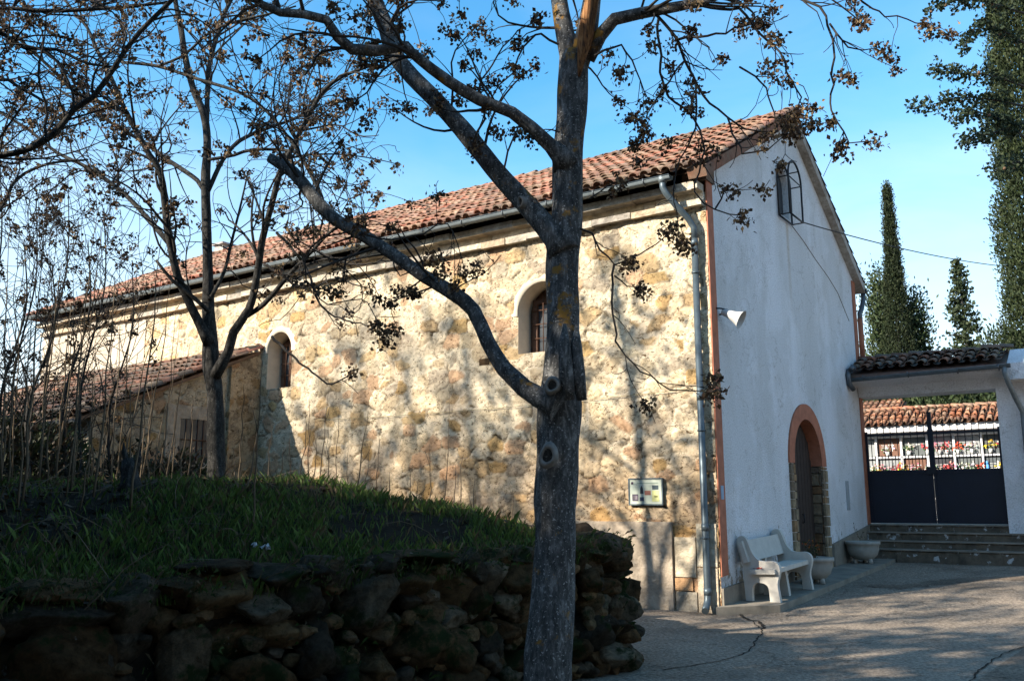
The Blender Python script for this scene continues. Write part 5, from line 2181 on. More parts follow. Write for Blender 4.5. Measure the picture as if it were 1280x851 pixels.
mb = MB()
rb = random.Random(19)
for k in range(1500):
    x = rb.uniform(-9.5, -0.2)
    if rb.random() < smooth(-4.5, -1.0, x) * 0.85:
        continue
    y = rb.uniform(5.2, 16)
    if not in_poly(np.array([x]), np.array([y]), POLY)[0]:
        continue
    lx = -(x - P0[0]) * D1[0] - (y - P0[1]) * D1[1]
    ly = (x - P0[0]) * D2[0] + (y - P0[1]) * D2[1]
    if (lx < -10.0 and ly > -4.0) or ly > -0.3:
        continue
    z = float(bank_z(x, y))
    L = rb.uniform(0.15, 0.7)
    a = rb.uniform(0, 6.28)
    d = np.array([math.cos(a) * 0.8, math.sin(a) * 0.8, rb.uniform(0.1, 1.0)])
    P = [np.array([x, y, z - 0.02])]
    for q in range(4):
        d = d + np.array([rb.gauss(0, .2), rb.gauss(0, .2), rb.gauss(0, .12) - 0.18])
        d /= np.linalg.norm(d)
        P.append(P[-1] + d * L / 4)
        if P[-1][2] < z:
            P[-1][2] = z + 0.01
    mb.tube(P, [0.005, 0.0045, 0.004, 0.003, 0.002], 3, cap=False)
o = mb.build('dead_brush', M_STEM)
tag(o, 'tangle of dead grass stalks and brambles over the bank', 'brush', None, 'stuff')

# ------------------------------------------------------------------ trees
def crom(P, step):
    P = [np.asarray(p, float) for p in P]
    out = []
    m = len(P)
    for i in range(m - 1):
        p0 = P[i - 1] if i else 2 * P[0] - P[1]
        p1, p2 = P[i], P[i + 1]
        p3 = P[i + 2] if i + 2 < m else 2 * p2 - p1
        n = max(1, int(np.linalg.norm((p2 - p1)[:3]) / step))
        for k in range(n):
            t = k / n
            out.append(0.5 * ((2 * p1) + (-p0 + p2) * t + (2 * p0 - 5 * p1 + 4 * p2 - p3) * t * t + (-p0 + 3 * p1 - 3 * p2 + p3) * t ** 3))
    out.append(P[-1])
    return out


def limb_pts(pix, Y0, Y1, step=0.12):
    """pix: (x, y, width_px) -> world centre line + radii; depth runs from Y0 to Y1"""
    Ls = [0.0]
    for a, b in zip(pix[:-1], pix[1:]):
        Ls.append(Ls[-1] + math.hypot(b[0] - a[0], b[1] - a[1]))
    pts = []
    for (x, y, w), l in zip(pix, Ls):
        Yd = Y0 + (Y1 - Y0) * l / Ls[-1]
        P = at(x, y, Yd)
        pts.append(np.array([*P, w * 0.5 * Yd / FPX]))
    q = crom(pts, step)
    return [p[:3] for p in q], [max(p[3], 0.002) for p in q]


def cluster(mb, P, rng, size, n, leaf):
    tan = rng.random()
    for k in range(n):
        o = P + np.array([rng.gauss(0, size * 0.42), rng.gauss(0, size * 0.42), rng.gauss(-size * 0.15, size * 0.36)])
        b = rng.random()
        if b < 0.2 + 0.25 * tan:
            c = (0.20, 0.135, 0.07)
        elif b < 0.6:
            c = (0.085, 0.05, 0.028)
        else:
            c = (0.05, 0.032, 0.022)
        f = rng.uniform(0.7, 1.3)
        leafq(mb, o, rng, leaf * rng.uniform(0.6, 1.3), tuple(q * f for q in c), droop=0.6, jit=leaf * 0.2)


def grow(tw, lf, P, D, L, r, lvl, rng, cfg):
    step = cfg['step'] * (0.6 if lvl >= 2 else 1.0)
    n = max(4, int(L / step))
    pts, rad = [np.array(P)], [r]
    D = np.asarray(D, float)
    D = D / np.linalg.norm(D)
    bend = np.array([rng.gauss(0, 1), rng.gauss(0, 1), rng.gauss(0, 1)])
    for i in range(n):
        if rng.random() < 0.3:
            bend = np.array([rng.gauss(0, 1), rng.gauss(0, 1), rng.gauss(0, 1)])
        D = D + bend * cfg['bend'] + np.array([0, 0, cfg['lift'] * (1 if lvl < 2 else 0.4)])
        D /= np.linalg.norm(D)
        pts.append(pts[-1] + D * L / n)
        f = (i + 1) / n
        rad.append(r * (1 - 0.65 * f))
        if lvl < cfg['levels'] and f > 0.15 and rng.random() < cfg['branch'][lvl]:
            ax = np.cross(D, (rng.gauss(0, 1), rng.gauss(0, 1), rng.gauss(0, 1)))
            ax /= max(np.linalg.norm(ax), 1e-6)
            a = rng.uniform(0.5, 1.05)
            d2 = D * math.cos(a) + ax * math.sin(a)
            grow(tw, lf, pts[-1], d2, L * rng.uniform(0.3, 0.55), max(rad[-1] * 0.7, cfg['rmin']), lvl + 1, rng, cfg)
        if lf is not None and lvl >= 1 and rng.random() < cfg['cl_mid']:
            cluster(lf, pts[-1], rng, cfg['csize'] * rng.uniform(0.5, 1.0), int(cfg['cn'] * 0.6), cfg['leaf'])
    tw.tube(pts, [max(q, cfg['rmin'] * 0.8) for q in rad], 5 if lvl < 1 else 4 if lvl < 2 else 3, cap=False)
    if lf is not None and rng.random() < cfg['cl_end'][min(lvl, 2)]:
        cluster(lf, pts[-1], rng, cfg['csize'] * rng.uniform(0.7, 1.3), cfg['cn'], cfg['leaf'])


def sprout(tw, lf, pts, rad, count, rng, cfg, f0=0.2, f1=1.0, lens=(0.4, 1.2), updir=0.25):
    n = len(pts)
    for k in range(count):
        i = int(n * rng.uniform(f0, f1))
        i = min(max(i, 1), n - 2)
        T = pts[i + 1] - pts[i - 1]
        T /= max(np.linalg.norm(T), 1e-9)
        ax = np.cross(T, (rng.gauss(0, 1), rng.gauss(0, 1), rng.gauss(0, 1)))
        ax /= max(np.linalg.norm(ax), 1e-9)
        a = rng.uniform(0.6, 1.2)
        D = T * math.cos(a) + ax * math.sin(a) + np.array([0, 0, updir])
        grow(tw, lf, pts[i], D, rng.uniform(*lens), min(rad[i] * 0.5, cfg['r0'] * rng.uniform(0.7, 1.2)), 0, rng, cfg)


def guide(tw, lf, pix, Y0, Y1, w, rng, cfg, kids, cl_end=True):
    """a drawn twig with procedural side twigs"""
    pts, rad = limb_pts([(x, y, w * (1 - 0.6 * k / (len(pix) - 1))) for k, (x, y) in enumerate(pix)], Y0, Y1, 0.06)
    pts = [p + np.array([rng.gauss(0, .006), rng.gauss(0, .012), rng.gauss(0, .006)]) for p in pts]
    tw.tube(pts, rad, 5, cap=False)
    c2 = dict(cfg)
    n = len(pts)
    for k in range(kids):
        i = min(max(int(n * rng.uniform(0.15, 1.0)), 1), n - 2)
        T = pts[i + 1] - pts[i - 1]
        T /= max(np.linalg.norm(T), 1e-9)
        ax = np.cross(T, (rng.gauss(0, 1), rng.gauss(0, 1), rng.gauss(0, 1)))
        ax /= max(np.linalg.norm(ax), 1e-9)
        a = rng.uniform(0.5, 1.0)
        grow(tw, lf, pts[i], T * math.cos(a) + ax * math.sin(a), rng.uniform(0.12, 0.4), max(rad[i] * 0.6, cfg['rmin']), 1, rng, cfg)
    if lf is not None and cl_end:
        cluster(lf, pts[-1], rng, cfg['csize'] * 1.2, int(cfg['cn'] * 1.4), cfg['leaf'])


def knot(parent, P, nrm, r, mat, seed):
    """healed pruning scar: a raised ring with a sunken dark core"""
    nrm = np.asarray(nrm, float)
    nrm /= np.linalg.norm(nrm)
    s1 = np.cross(nrm, (0, 0, 1))
    s1 /= np.linalg.norm(s1)
    s2 = np.cross(s1, nrm)
    ax = np.stack([s1, -s2 * 1.25, nrm], 1)
    m = MB()
    n = 22
    prof = [(1.45, -0.035), (1.25, -0.008), (1.04, 0.004), (0.86, 0.003), (0.72, -0.008), (0.62, -0.018)]
    rng_ = random.Random(seed)
    ph = [rng_.uniform(0, 6.28) for _ in range(3)]
    rings = []
    for q, h in prof:
        ring = []
        for k in range(n):
            a = 2 * math.pi * k / n
            w = 1 + 0.10 * math.sin(2 * a + ph[0]) + 0.07 * math.sin(3 * a + ph[1])
            ring.append(m.vert(np.asarray(P) + ax @ np.array([q * r * w * math.cos(a), q * r * w * math.sin(a), h])))
        rings.append(ring)
    for i in range(len(prof) - 1):
        for k in range(n):
            k2 = (k + 1) % n
            m.face((rings[i][k], rings[i][k2], rings[i + 1][k2], rings[i + 1][k]), (0.5, 0.5, 0.5), True)
    ko = m.build('knot', mat, parent)
    m2 = MB()
    m2.lathe([(r * 0.80, -0.010), (r * 0.45, -0.016), (r * 0.05, -0.02)], P, 16, axis=ax)
    m2.build('knot_core', M_BARK2, ko)
    return
    m.build('knot', mat, parent)


# ---- the big tree in front
MT = empty('bare_tree', tuple(at(685, 851, 5.5) * np.array([1, 1, 0])))
tag(MT, 'large leafless grey tree with clusters of dry seeds, standing in front of the stone wall', 'tree')
mt0 = np.array(MT.location)
rng = random.Random(101)
cfgM = dict(step=0.085, bend=0.20, lift=0.0, levels=2, branch=[0.34, 0.22, 0], rmin=0.0029, r0=0.012, csize=0.060, cn=52, leaf=0.031, cl_mid=0.022, cl_end=[0.62, 0.42, 0.2])


def shift(pts, o):
    return [p - o for p in pts]


def mk_limb(parent, origin, pix, Y0, Y1, mat, nm='limb', n=14, wob=0.12, step=0.10):
    if mat is M_BARK2:
        pix = [(x, y, w * 0.72) for x, y, w in pix]
    pts, rad = limb_pts(pix, Y0, Y1, step)
    m = MB()
    m.tube(shift(pts, origin), rad, n, wob=wob)
    m.build(nm, mat, parent)
    return pts, rad


YT = 5.5
g_ = np.array([at(683, 851, YT)[0], YT, 0])
tp_, tr_ = limb_pts([(684, 851, 58), (690, 760, 52), (693, 700, 50), (695, 620, 52), (697, 550, 53), (700, 505, 54), (702, 470, 46), (703, 400, 43), (704, 330, 42), (708, 270, 41), (710, 220, 40), (712, 170, 39), (716, 110, 40), (718, 70, 40)], YT, YT + 0.35, 0.06)
base = [np.array([g_[0] - 0.02, YT, -0.1]), np.array([g_[0] - 0.02, YT, 0.12])]
tp_ = base + tp_
tr_ = [0.24, 0.185] + tr_
mb = MB()
mb.tube(shift(tp_, mt0), tr_, 28, wob=0.16)
mb.build('trunk', M_BARK, MT)
L_lead = mk_limb(MT, mt0, [(716, 95, 26), (708, 50, 26), (699, 0, 23), (694, -60, 20), (690, -120, 16)], YT + 0.33, YT + 0.5, M_BARK)
L_rlead = mk_limb(MT, mt0, [(722, 85, 30), (732, 50, 30), (738, 15, 26), (742, -20, 22)], YT + 0.33, YT + 0.25, M_BARK)
# splintered orange wood where the leader tore off
mb = MB()
tpz, trz = limb_pts([(724, 96, 3), (727, 75, 12), (732, 48, 19), (738, 15, 18), (743, -22, 14)], YT + 0.24, YT + 0.14, 0.03)
mb.tube(shift(tpz, mt0), trz, 18, wob=0.7)
mb.build('torn_wood', M_SPLINT, MT)
limbsM = []
limbsM.append((mk_limb(MT, mt0, [(700, 506, 46), (688, 500, 36), (672, 496, 27), (655, 485, 23), (630, 460, 21), (610, 428, 20), (592, 388, 19), (566, 366, 19), (530, 345, 17), (490, 317, 16), (450, 292, 17), (420, 275, 17), (392, 247, 17), (367, 216, 17), (338, 198, 13)], YT, YT + 0.9, M_BARK), 12))
limbsM.append((mk_limb(MT, mt0, [(706, 318, 42), (697, 298, 36), (682, 283, 30), (658, 256, 27), (630, 225, 26), (590, 176, 25), (550, 131, 23), (515, 96, 22), (492, 66, 22), (484, 38, 22), (468, 0, 22), (452, -50, 20), (440, -110, 16)], YT + 0.2, YT + 0.9, M_BARK), 16))
limbsM.append((mk_limb(MT, mt0, [(708, 208, 36), (700, 193, 27), (688, 182, 20), (665, 160, 17), (640, 141, 16), (600, 125, 16), (560, 101, 15), (522, 72, 14), (505, 58, 14), (470, 64, 15), (440, 62, 15), (422, 47, 14), (408, 25, 13), (380, 18, 12), (350, 16, 11), (326, 5, 11), (300, -30, 9)], YT + 0.25, YT - 0.6, M_BARK), 18))
limbsM.append((mk_limb(MT, mt0, [(735, 75, 20), (750, 45, 19), (768, 24, 17), (800, 17, 16), (850, 8, 14), (895, -4, 11), (960, -40, 8)], YT + 0.3, YT - 0.3, M_BARK), 12))
tw, lf = MB(), MB()
for (pts, rad), k in limbsM:
    sprout(tw, lf, shift(pts, 0 * mt0), rad, k, rng, cfgM, 0.25, 1.0, (0.35, 0.95), 0.3)
sprout(tw, lf, L_lead[0], L_lead[1], 10, rng, cfgM, 0.1, 1.0, (0.4, 1.0), 0.0)
G = [([(800, 17), (822, 22), (845, 49), (856, 75), (871, 105), (886, 128), (909, 147), (932, 162), (962, 165)], 5, 10),
     ([(845, 49), (894, 45), (928, 34), (955, 24)], 4, 5),
     ([(864, 12), (924, 11), (939, 30), (958, 49), (977, 68), (988, 102), (1003, 120), (996, 137)], 4.5, 8),
     ([(960, -20), (1010, 3), (1037, 30), (1041, 94), (1037, 139), (1056, 162), (1063, 180), (1093, 177)], 4, 6),
     ([(1037, 30), (1060, 60), (1078, 62), (1100, 60)], 3, 5),
     ([(1010, -15), (1078, 0), (1090, 11), (1131, 25), (1160, 30)], 3.5, 4),
     ([(822, 22), (826, 70), (835, 120), (870, 150), (880, 190), (868, 240), (895, 262), (930, 268)], 4, 8),
     ([(895, 262), (905, 240), (915, 235)], 2.6, 2),
     ([(871, 105), (868, 160), (850, 200), (842, 240), (848, 295)], 3, 7),
     ([(856, 75), (830, 110), (812, 140), (805, 160)], 3, 5),
     ([(909, 147), (930, 190), (960, 185), (990, 165)], 3, 8),
     ([(925, 85), (958, 110), (970, 150), (985, 160)], 3, 6),
     ([(725, 285), (740, 292), (752, 312), (768, 330), (800, 318), (840, 290)], 3.5, 5),
     ([(768, 330), (766, 380), (772, 425), (782, 445), (812, 470), (838, 487), (862, 487), (890, 492)], 3.2, 5),
     ([(768, 345), (785, 355), (800, 360)], 2.4, 1),
     ([(738, 250), (760, 235), (775, 225)], 2.5, 1),
     ([(742, 70), (775, 58), (790, 75), (800, 100), (812, 125)], 3.5, 6),
     ([(700, 165), (680, 160), (665, 170)], 2.4, 2),
     ([(698, 55), (668, 42), (655, 60), (640, 90), (610, 130), (595, 185)], 3.5, 6),
     ([(590, 176), (605, 150), (600, 110), (620, 70), (650, 40), (675, 20)], 3.5, 7),
     ([(630, 212), (640, 180), (650, 150), (636, 130), (618, 95)], 3, 4),
     ([(566, 366), (590, 350), (600, 330)], 2.4, 1),
     ([(450, 292), (490, 300), (530, 290), (560, 280), (575, 320), (582, 338)], 2.8, 5),
     ([(450, 292), (400, 300), (380, 340), (410, 380), (450, 372), (478, 408)], 2.8, 6),
     ([(490, 317), (500, 345), (540, 320)], 2.4, 3)]
for pix, w, kids in G:
    guide(tw, lf, pix, YT + 0.05, YT - 0.05 + rng.uniform(-0.3, 0.3), w, rng, cfgM, kids)
o = tw.build('twigs', M_TWIG, MT)
o.location = tuple(-mt0)
o['kind'] = 'stuff'
o = lf.build('seed_clusters', M_SEED, MT)
o.location = tuple(-mt0)
o['kind'] = 'stuff'
o.update_tag()
# pruning scars on the trunk (trunk axis -> surface towards the viewer)
for (px, py, r, seed) in ((690, 481, 0.034, 1), (684, 569, 0.043, 2), (650, 252, 0.026, 5)):
    P = at(px, py, YT - 0.118 if py > 300 else YT + 0.235)
    nrm = np.array([(px - 696) / 40.0, -1.0, 0.0])
    knot(MT, P - mt0, nrm, r, M_KNOT, seed)
mb = MB()      # long healed seam
sp_ = [at(712, 500, YT - 0.085), at(708, 470, YT - 0.095), at(705, 430, YT - 0.085), at(706, 405, YT - 0.06)]
mb.tube(shift(sp_, mt0), [0.03, 0.045, 0.04, 0.01], 10, wob=0.2)
mb.tube(shift([p + np.array([0.075, 0.02, 0]) for p in sp_], mt0), [0.03, 0.04, 0.035, 0.01], 10, wob=0.2)
mb.build('healed_seam', M_BARK, MT)

# ---- left tree on the bank
Y2 = 11.0
b2 = at(272, 617, Y2)
LT = empty('bare_tree', (b2[0], b2[1], float(bank_z(b2[0], b2[1])) - 0.03))
tag(LT, 'leafless forked tree on the bank in front of the lean-to', 'tree')
lt0 = np.array(LT.location)
rng = random.Random(202)
cfgL = dict(step=0.13, bend=0.20, lift=0.03, levels=2, branch=[0.36, 0.25, 0], rmin=0.0048, r0=0.019, csize=0.085, cn=30, leaf=0.052, cl_mid=0.012, cl_end=[0.42, 0.25, 0.10])
mk_limb(LT, lt0, [(272, 622, 36), (271, 590, 30), (270, 540, 29), (268, 490, 28), (264, 450, 29), (261, 400, 22), (260, 350, 18), (259, 300, 17), (257, 229, 16), (259, 176, 14), (254, 141, 13), (243, 116, 12), (233, 78, 11), (226, 35, 10), (219, 0, 9), (214, -50, 8)], Y2, Y2 + 0.2, M_BARK2, 'trunk', 20, 0.2, 0.1)
limbsL = []
for pix, ya, yb, k in (
    ([(268, 470, 22), (285, 440, 17), (292, 415, 17), (312, 385, 14), (322, 340, 13), (328, 300, 12), (342, 247, 11), (352, 211, 10), (370, 176, 9), (388, 141, 8), (405, 113, 8), (430, 95, 6), (470, 80, 5)], Y2, Y2 - 1.0, 15),
    ([(262, 430, 20), (240, 385, 15), (222, 345, 14), (214, 310, 14), (210, 290, 13), (201, 218, 12), (187, 194, 11), (169, 162, 10), (158, 141, 10), (130, 130, 8), (95, 116, 7), (63, 85, 6), (0, 28, 5), (-50, -10, 4)], Y2, Y2 - 1.4, 20),
    ([(158, 141, 8), (141, 102, 8), (120, 60, 7), (109, 35, 6), (81, 0, 5), (60, -40, 4)], Y2 - 0.9, Y2 - 0.6, 12),
    ([(212, 305, 10), (183, 271, 9), (148, 236, 8), (106, 208, 7), (70, 190, 6), (35, 162, 6), (0, 141, 5), (-40, 120, 4)], Y2 - 0.1, Y2 + 0.9, 14),
    ([(257, 245, 9), (247, 226, 9), (211, 201, 8), (183, 180, 7), (155, 164, 6), (113, 137, 5), (70, 110, 4)], Y2 + 0.1, Y2 + 1.2, 12),
    ([(260, 240, 8), (278, 201, 8), (300, 176, 7), (338, 159, 6), (365, 150, 5), (400, 130, 4)], Y2 + 0.1, Y2 + 0.9, 12),
    ([(258, 160, 9), (261, 88, 9), (271, 46, 8), (282, 14, 7), (289, 0, 7), (300, -40, 6)], Y2 + 0.15, Y2 + 0.6, 12),
    ([(259, 200, 6), (293, 194, 6), (317, 187, 6), (367, 190, 6), (384, 208, 6), (405, 254, 5), (400, 290, 3)], Y2 + 0.1, Y2 - 0.6, 10),
    ([(152, 78, 6), (197, 83, 6), (247, 99, 6), (300, 116, 6), (331, 137, 6), (356, 166, 6), (381, 204, 6), (402, 247, 5)], Y2 - 0.8, Y2 - 1.6, 12),
    ([(197, 83, 5), (229, 70, 5), (261, 42, 5), (293, 28, 5), (335, 18, 4), (370, 8, 3)], Y2 - 1.0, Y2 - 1.3, 10),
    ([(300, 400, 10), (330, 380, 9), (360, 345, 8), (392, 312, 6), (420, 285, 5), (470, 270, 4)], Y2 - 0.1, Y2 - 0.9, 8),
    ([(262, 390, 8), (240, 370, 7), (215, 350, 6), (195, 325, 5)], Y2 - 0.1, Y2 - 0.4, 2),
    ([(262, 375, 7), (280, 340, 6), (290, 300, 5), (300, 260, 4), (310, 215, 3)], Y2, Y2 + 0.5, 7)):
    pr = mk_limb(LT, lt0, pix, ya, yb, M_BARK2, 'limb', 9, 0.15, 0.12)
    limbsL.append((pr, k))
tw, lf = MB(), MB()
for (pts, rad), k in limbsL:
    sprout(tw, lf, pts, rad, int(k * 1.45), rng, cfgL, 0.22, 1.0, (0.5, 1.6), 0.25)
for pix, kids in (([(345, 290), (380, 330), (400, 380), (430, 400), (470, 408)], 6), ([(330, 330), (380, 360), (420, 350), (460, 360)], 5), ([(392, 312), (440, 330), (500, 325)], 4), ([(340, 420), (360, 440), (390, 465), (415, 480), (440, 465)], 2)):
    guide(tw, lf, pix, Y2 - 0.6, Y2 - 0.9, 4, rng, cfgL, kids)
for nm, m_, mt_ in (('twigs', tw, M_TWIG), ('seed_clusters', lf, M_SEED)):
    o = m_.build(nm, mt_, LT)
    o.location = tuple(-lt0)
    o['kind'] = 'stuff'

FARB = copy_tree(LT)  # unseen copies of the left tree, added for soft branch shadows on the wall
FARB.location = (-19.6, 10.4, 1.5)
FARB.scale = (1.85, 1.85, 1.85)
FARB.rotation_euler = (0, 0, 2.2)
FARB['label'] = 'tall bare tree copy added out of view at left to dapple the wall'
FARC = copy_tree(LT)
FARC.location = (-18.5, 6.6, 1.2)
FARC.scale = (1.85, 1.85, 1.85)
FARC.rotation_euler = (0, 0, 4.1)
FARC['label'] = 'second tall bare tree copy added out of view at left to dapple the wall'
# ---- tree just outside the left edge, its branches reach into view
Y3 = 7.5
fx = at(-150, 600, Y3)
FT = empty('bare_tree', (fx[0], fx[1], float(bank_z(fx[0], fx[1])) - 0.05))
tag(FT, 'bare tree at the far left edge, only its branches crossing the sky', 'tree')
ft0 = np.array(FT.location)
rng = random.Random(303)
cfgF = dict(cfgL)
cfgF.update(cl_end=[0.5, 0.3, 0.1], step=0.10, rmin=0.0032, r0=0.012, csize=0.09, leaf=0.042)
z_ = FT.location.z
mb = MB()
mb.tube([np.array([0, 0, -0.1]), np.array([0.0, 0, 0.7]), np.array([0.08, 0.05, 1.6]), at(-150, 215, Y3) - ft0, at(-170, 100, Y3) - ft0, at(-200, -50, Y3) - ft0], [0.16, 0.13, 0.12, 0.10, 0.08, 0.05], 14, wob=0.2)
mb.build('trunk', M_BARK2, FT)
limbsF = []
for pix, ya, yb, k in (
    ([(-150, 230, 16), (-60, 205, 12), (0, 194, 11), (32, 188, 11), (70, 166, 11), (92, 137, 10), (116, 122, 10), (141, 88, 10), (152, 70, 9), (176, 39, 9), (215, 0, 8), (250, -40, 7)], Y3, Y3 - 0.6, 14),
    ([(-160, 160, 12), (-60, 90, 9), (-10, 40, 8), (30, 60, 7), (70, 62, 6), (110, 80, 5), (150, 84, 4)], Y3, Y3 + 0.6, 14),
    ([(-170, 60, 10), (-60, 20, 9), (0, 11, 8), (60, 14, 8), (113, 12, 7), (159, 9, 6), (211, 3, 5)], Y3, Y3 + 0.4, 12),
    ([(-150, 330, 10), (-60, 320, 8), (0, 262, 7), (20, 225, 6), (60, 205, 5), (110, 200, 4)], Y3 + 0.3, Y3 + 1.5, 8),
    ([(-150, 300, 10), (-50, 160, 8), (-5, 100, 7), (25, 110, 6), (60, 130, 5)], Y3 + 0.3, Y3 + 1.8, 16)):
    limbsF.append((mk_limb(FT, ft0, pix, ya, yb, M_BARK2, 'limb', 9, 0.15, 0.1), k))
tw, lf = MB(), MB()
for (pts, rad), k in limbsF:
    sprout(tw, lf, pts, rad, int(k * 1.7), rng, cfgF, 0.3, 1.0, (0.4, 1.2), 0.1)
for nm, m_, mt_ in (('twigs', tw, M_TWIG), ('seed_clusters', lf, M_SEED)):
    o = m_.build(nm, mt_, FT)
    o.location = tuple(-ft0)
    o['kind'] = 'stuff'

# ---- bare background saplings at the far left
cfgS = dict(cfgL)
cfgS.update(bend=0.13, lift=0.06, step=0.16, cl_end=[0.3, 0.12, 0.05], rmin=0.005)
sap = [(20, 560, 250, 14.0, 'slender bare sapling at the left edge, behind the dead stems'),
       (60, 570, 215, 15.5, 'bare sapling left of the lean-to, with a curved stem'),
       (105, 575, 260, 13.0, 'thin bare sapling in front of the lean-to roof'),
       (-25, 560, 200, 12.5, 'bare sapling cut off by the left edge of the photo'),
       (40, 590, 330, 10.5, 'short bushy bare sapling low at the left edge'),
       (5, 590, 300, 11.5, 'dense bare sapling at the very left edge of the bank'),
       (85, 590, 300, 11.8, 'many-twigged bare sapling left of the tree stump'),
       (140, 585, 330, 13.5, 'bare sapling just left of the lean-to window')]
for q, (px, py, pt, Yd, lab) in enumerate(sap):
    rng = random.Random(400 + q)
    b = at(px, py, Yd)
    z = float(bank_z(b[0], b[1]))
    o = empty('bare_sapling', (b[0], b[1], z - 0.03))
    tag(o, lab, 'sapling')
    org = np.array(o.location)
    H = at(px + 25, pt, Yd)
    pts = crom([org, org + (H - org) * 0.35 + np.array([-0.12, 0, 0]), org + (H - org) * 0.7 + np.array([0.1, 0, 0]), H], 0.15)
    rad = [0.024 * (1 - 0.75 * k / len(pts)) for k in range(len(pts))]
    mb = MB()
    mb.tube(shift(pts, org), rad, 8, wob=0.1)
    mb.build('trunk', M_BARK2, o)
    tw, lf = MB(), MB()
    sprout(tw, lf, pts, rad, 24, rng, cfgS, 0.12, 1.0, (0.6, 1.7), 0.45)
    for nm, m_, mt_ in (('twigs', tw, M_TWIG), ('seed_clusters', lf, M_SEED)):
        t = m_.build(nm, mt_, o)
        t.location = tuple(-org)
        t['kind'] = 'stuff'

# ---- low dark bushes below the lean-to and a bramble thicket
def bush(name, label, x, y, R, H, n, seed, leaf, cols):
    z = float(bank_z(x, y))
    return conifer(name, label, (x, y, z - 0.05), H, R, n, seed, leaf, lambda t: math.sqrt(max(0.0, 1 - (2 * t - 0.6) ** 2 / 2.2)), 'bush', None, cols, 1.2, 0.03)


bush_jobs = [('bramble_bush', 'dark bramble bush hiding the foot of the lean-to at the left edge', -9.6, 15.6, 1.1, 1.15, 5000, 61, 0.10, [(0.020, 0.028, 0.011), (0.030, 0.036, 0.014), (0.040, 0.028, 0.016)]),
             ('bramble_bush', 'greenish bramble bush at the lean-to corner', -7.9, 15.3, 0.7, 0.75, 3500, 62, 0.09, [(0.03, 0.048, 0.014), (0.04, 0.055, 0.018)]),
             ('bramble_bush', 'brown bramble mound low at the left edge of the bank', -6.3, 11.2, 0.9, 0.7, 3500, 63, 0.08, [(0.035, 0.024, 0.014), (0.022, 0.026, 0.011)]),
             ('bramble_bush', 'wide brown bramble mound among the dead canes', -4.9, 12.6, 0.8, 0.45, 2600, 64, 0.08, [(0.045, 0.031, 0.018), (0.025, 0.032, 0.012)])]
# ---- tall dry canes
rng = random.Random(66)
STEMS_L = [(25, 395, 40), (48, 330, 75), (66, 258, 124), (84, 285, 128), (80, 300, 95), (122, 420, 150), (140, 400, 152), (166, 300, 203), (176, 345, 216), (192, 400, 226),
           (206, 430, 236), (10, 400, 20), (4, 290, 9), (102, 460, 132), (150, 400, 192), (236, 500, 241), (224, 540, 233), (34, 440, 30), (58, 460, 70), (93, 410, 101), (113, 470, 119), (300, 480, 305), (318, 450, 328), (184, 470, 190), (246, 560, 258)]
STEMS_L += [(15, 350, 30), (30, 300, 55), (52, 420, 60), (70, 380, 88), (90, 340, 112), (108, 430, 118), (128, 470, 140), (145, 330, 172), (160, 440, 170), (175, 500, 182), (200, 380, 222), (215, 500, 222), (2, 450, 12), (38, 500, 36), (62, 520, 66), (98, 530, 100), (118, 350, 146), (155, 520, 160), (310, 540, 322), (295, 560, 292), (335, 530, 340)]
STEMS_R = [(375, 520, 383), (385, 500, 388), (400, 488, 409), (418, 505, 425), (443, 513, 461), (512, 580, 516), (521, 603, 522), (537, 555, 538), (553, 492, 564), (566, 580, 570), (572, 568, 578), (392, 540, 396), (455, 560, 462), (680, 600, 684), (410, 530, 411), (432, 560, 436), (470, 540, 474), (485, 590, 488), (365, 545, 362), (350, 560, 354), (525, 640, 533), (590, 600, 593), (640, 612, 641)]
for lst, yr, grp, lab in ((STEMS_L, (7.5, 12.0), 'tall dry canes in the thicket on the left', 'tall thin dry cane in the thicket around the left tree'),
                          (STEMS_R, (11.5, 13.0), 'short dry canes on the grassy crest', 'short thin dry cane on the grassy crest before the sunlit wall')):
    for k, (x0, yt, x1) in enumerate(lst):
        Yd = rng.uniform(*yr)
        b = at(x0, 600, Yd)
        z = float(bank_z(b[0], b[1]))
        H = at(x1, yt, Yd + rng.uniform(-0.2, 0.2))
        org = np.array([b[0], b[1], z - 0.04])
        v = H - org
        pts = [np.zeros(3)]
        for q in range(1, 8):
            pts.append(v * q / 7 + np.array([rng.gauss(0, .012), rng.gauss(0, .012), 0]) * min(1, np.linalg.norm(v)))
        mb = MB()
        r0 = rng.uniform(0.008, 0.014) if lst is STEMS_L else rng.uniform(0.008, 0.012)
        mb.tube(pts, [r0 * (1 - 0.75 * q / 7) for q in range(8)], 5)
        if rng.random() < 0.4:
            i = rng.randint(3, 6)
            e = pts[i] + np.array([rng.uniform(-.15, .15), rng.uniform(-.1, .1), rng.uniform(0.1, 0.3)])
            mb.tube([pts[i], (pts[i] + e) / 2 + np.array([0.01, 0, -0.02]), e], [r0 * 0.4, r0 * 0.35, r0 * 0.2], 4)
        o = mb.build('dry_cane', M_STEM)
        o.location = tuple(org)
        tag(o, lab, 'cane', grp)

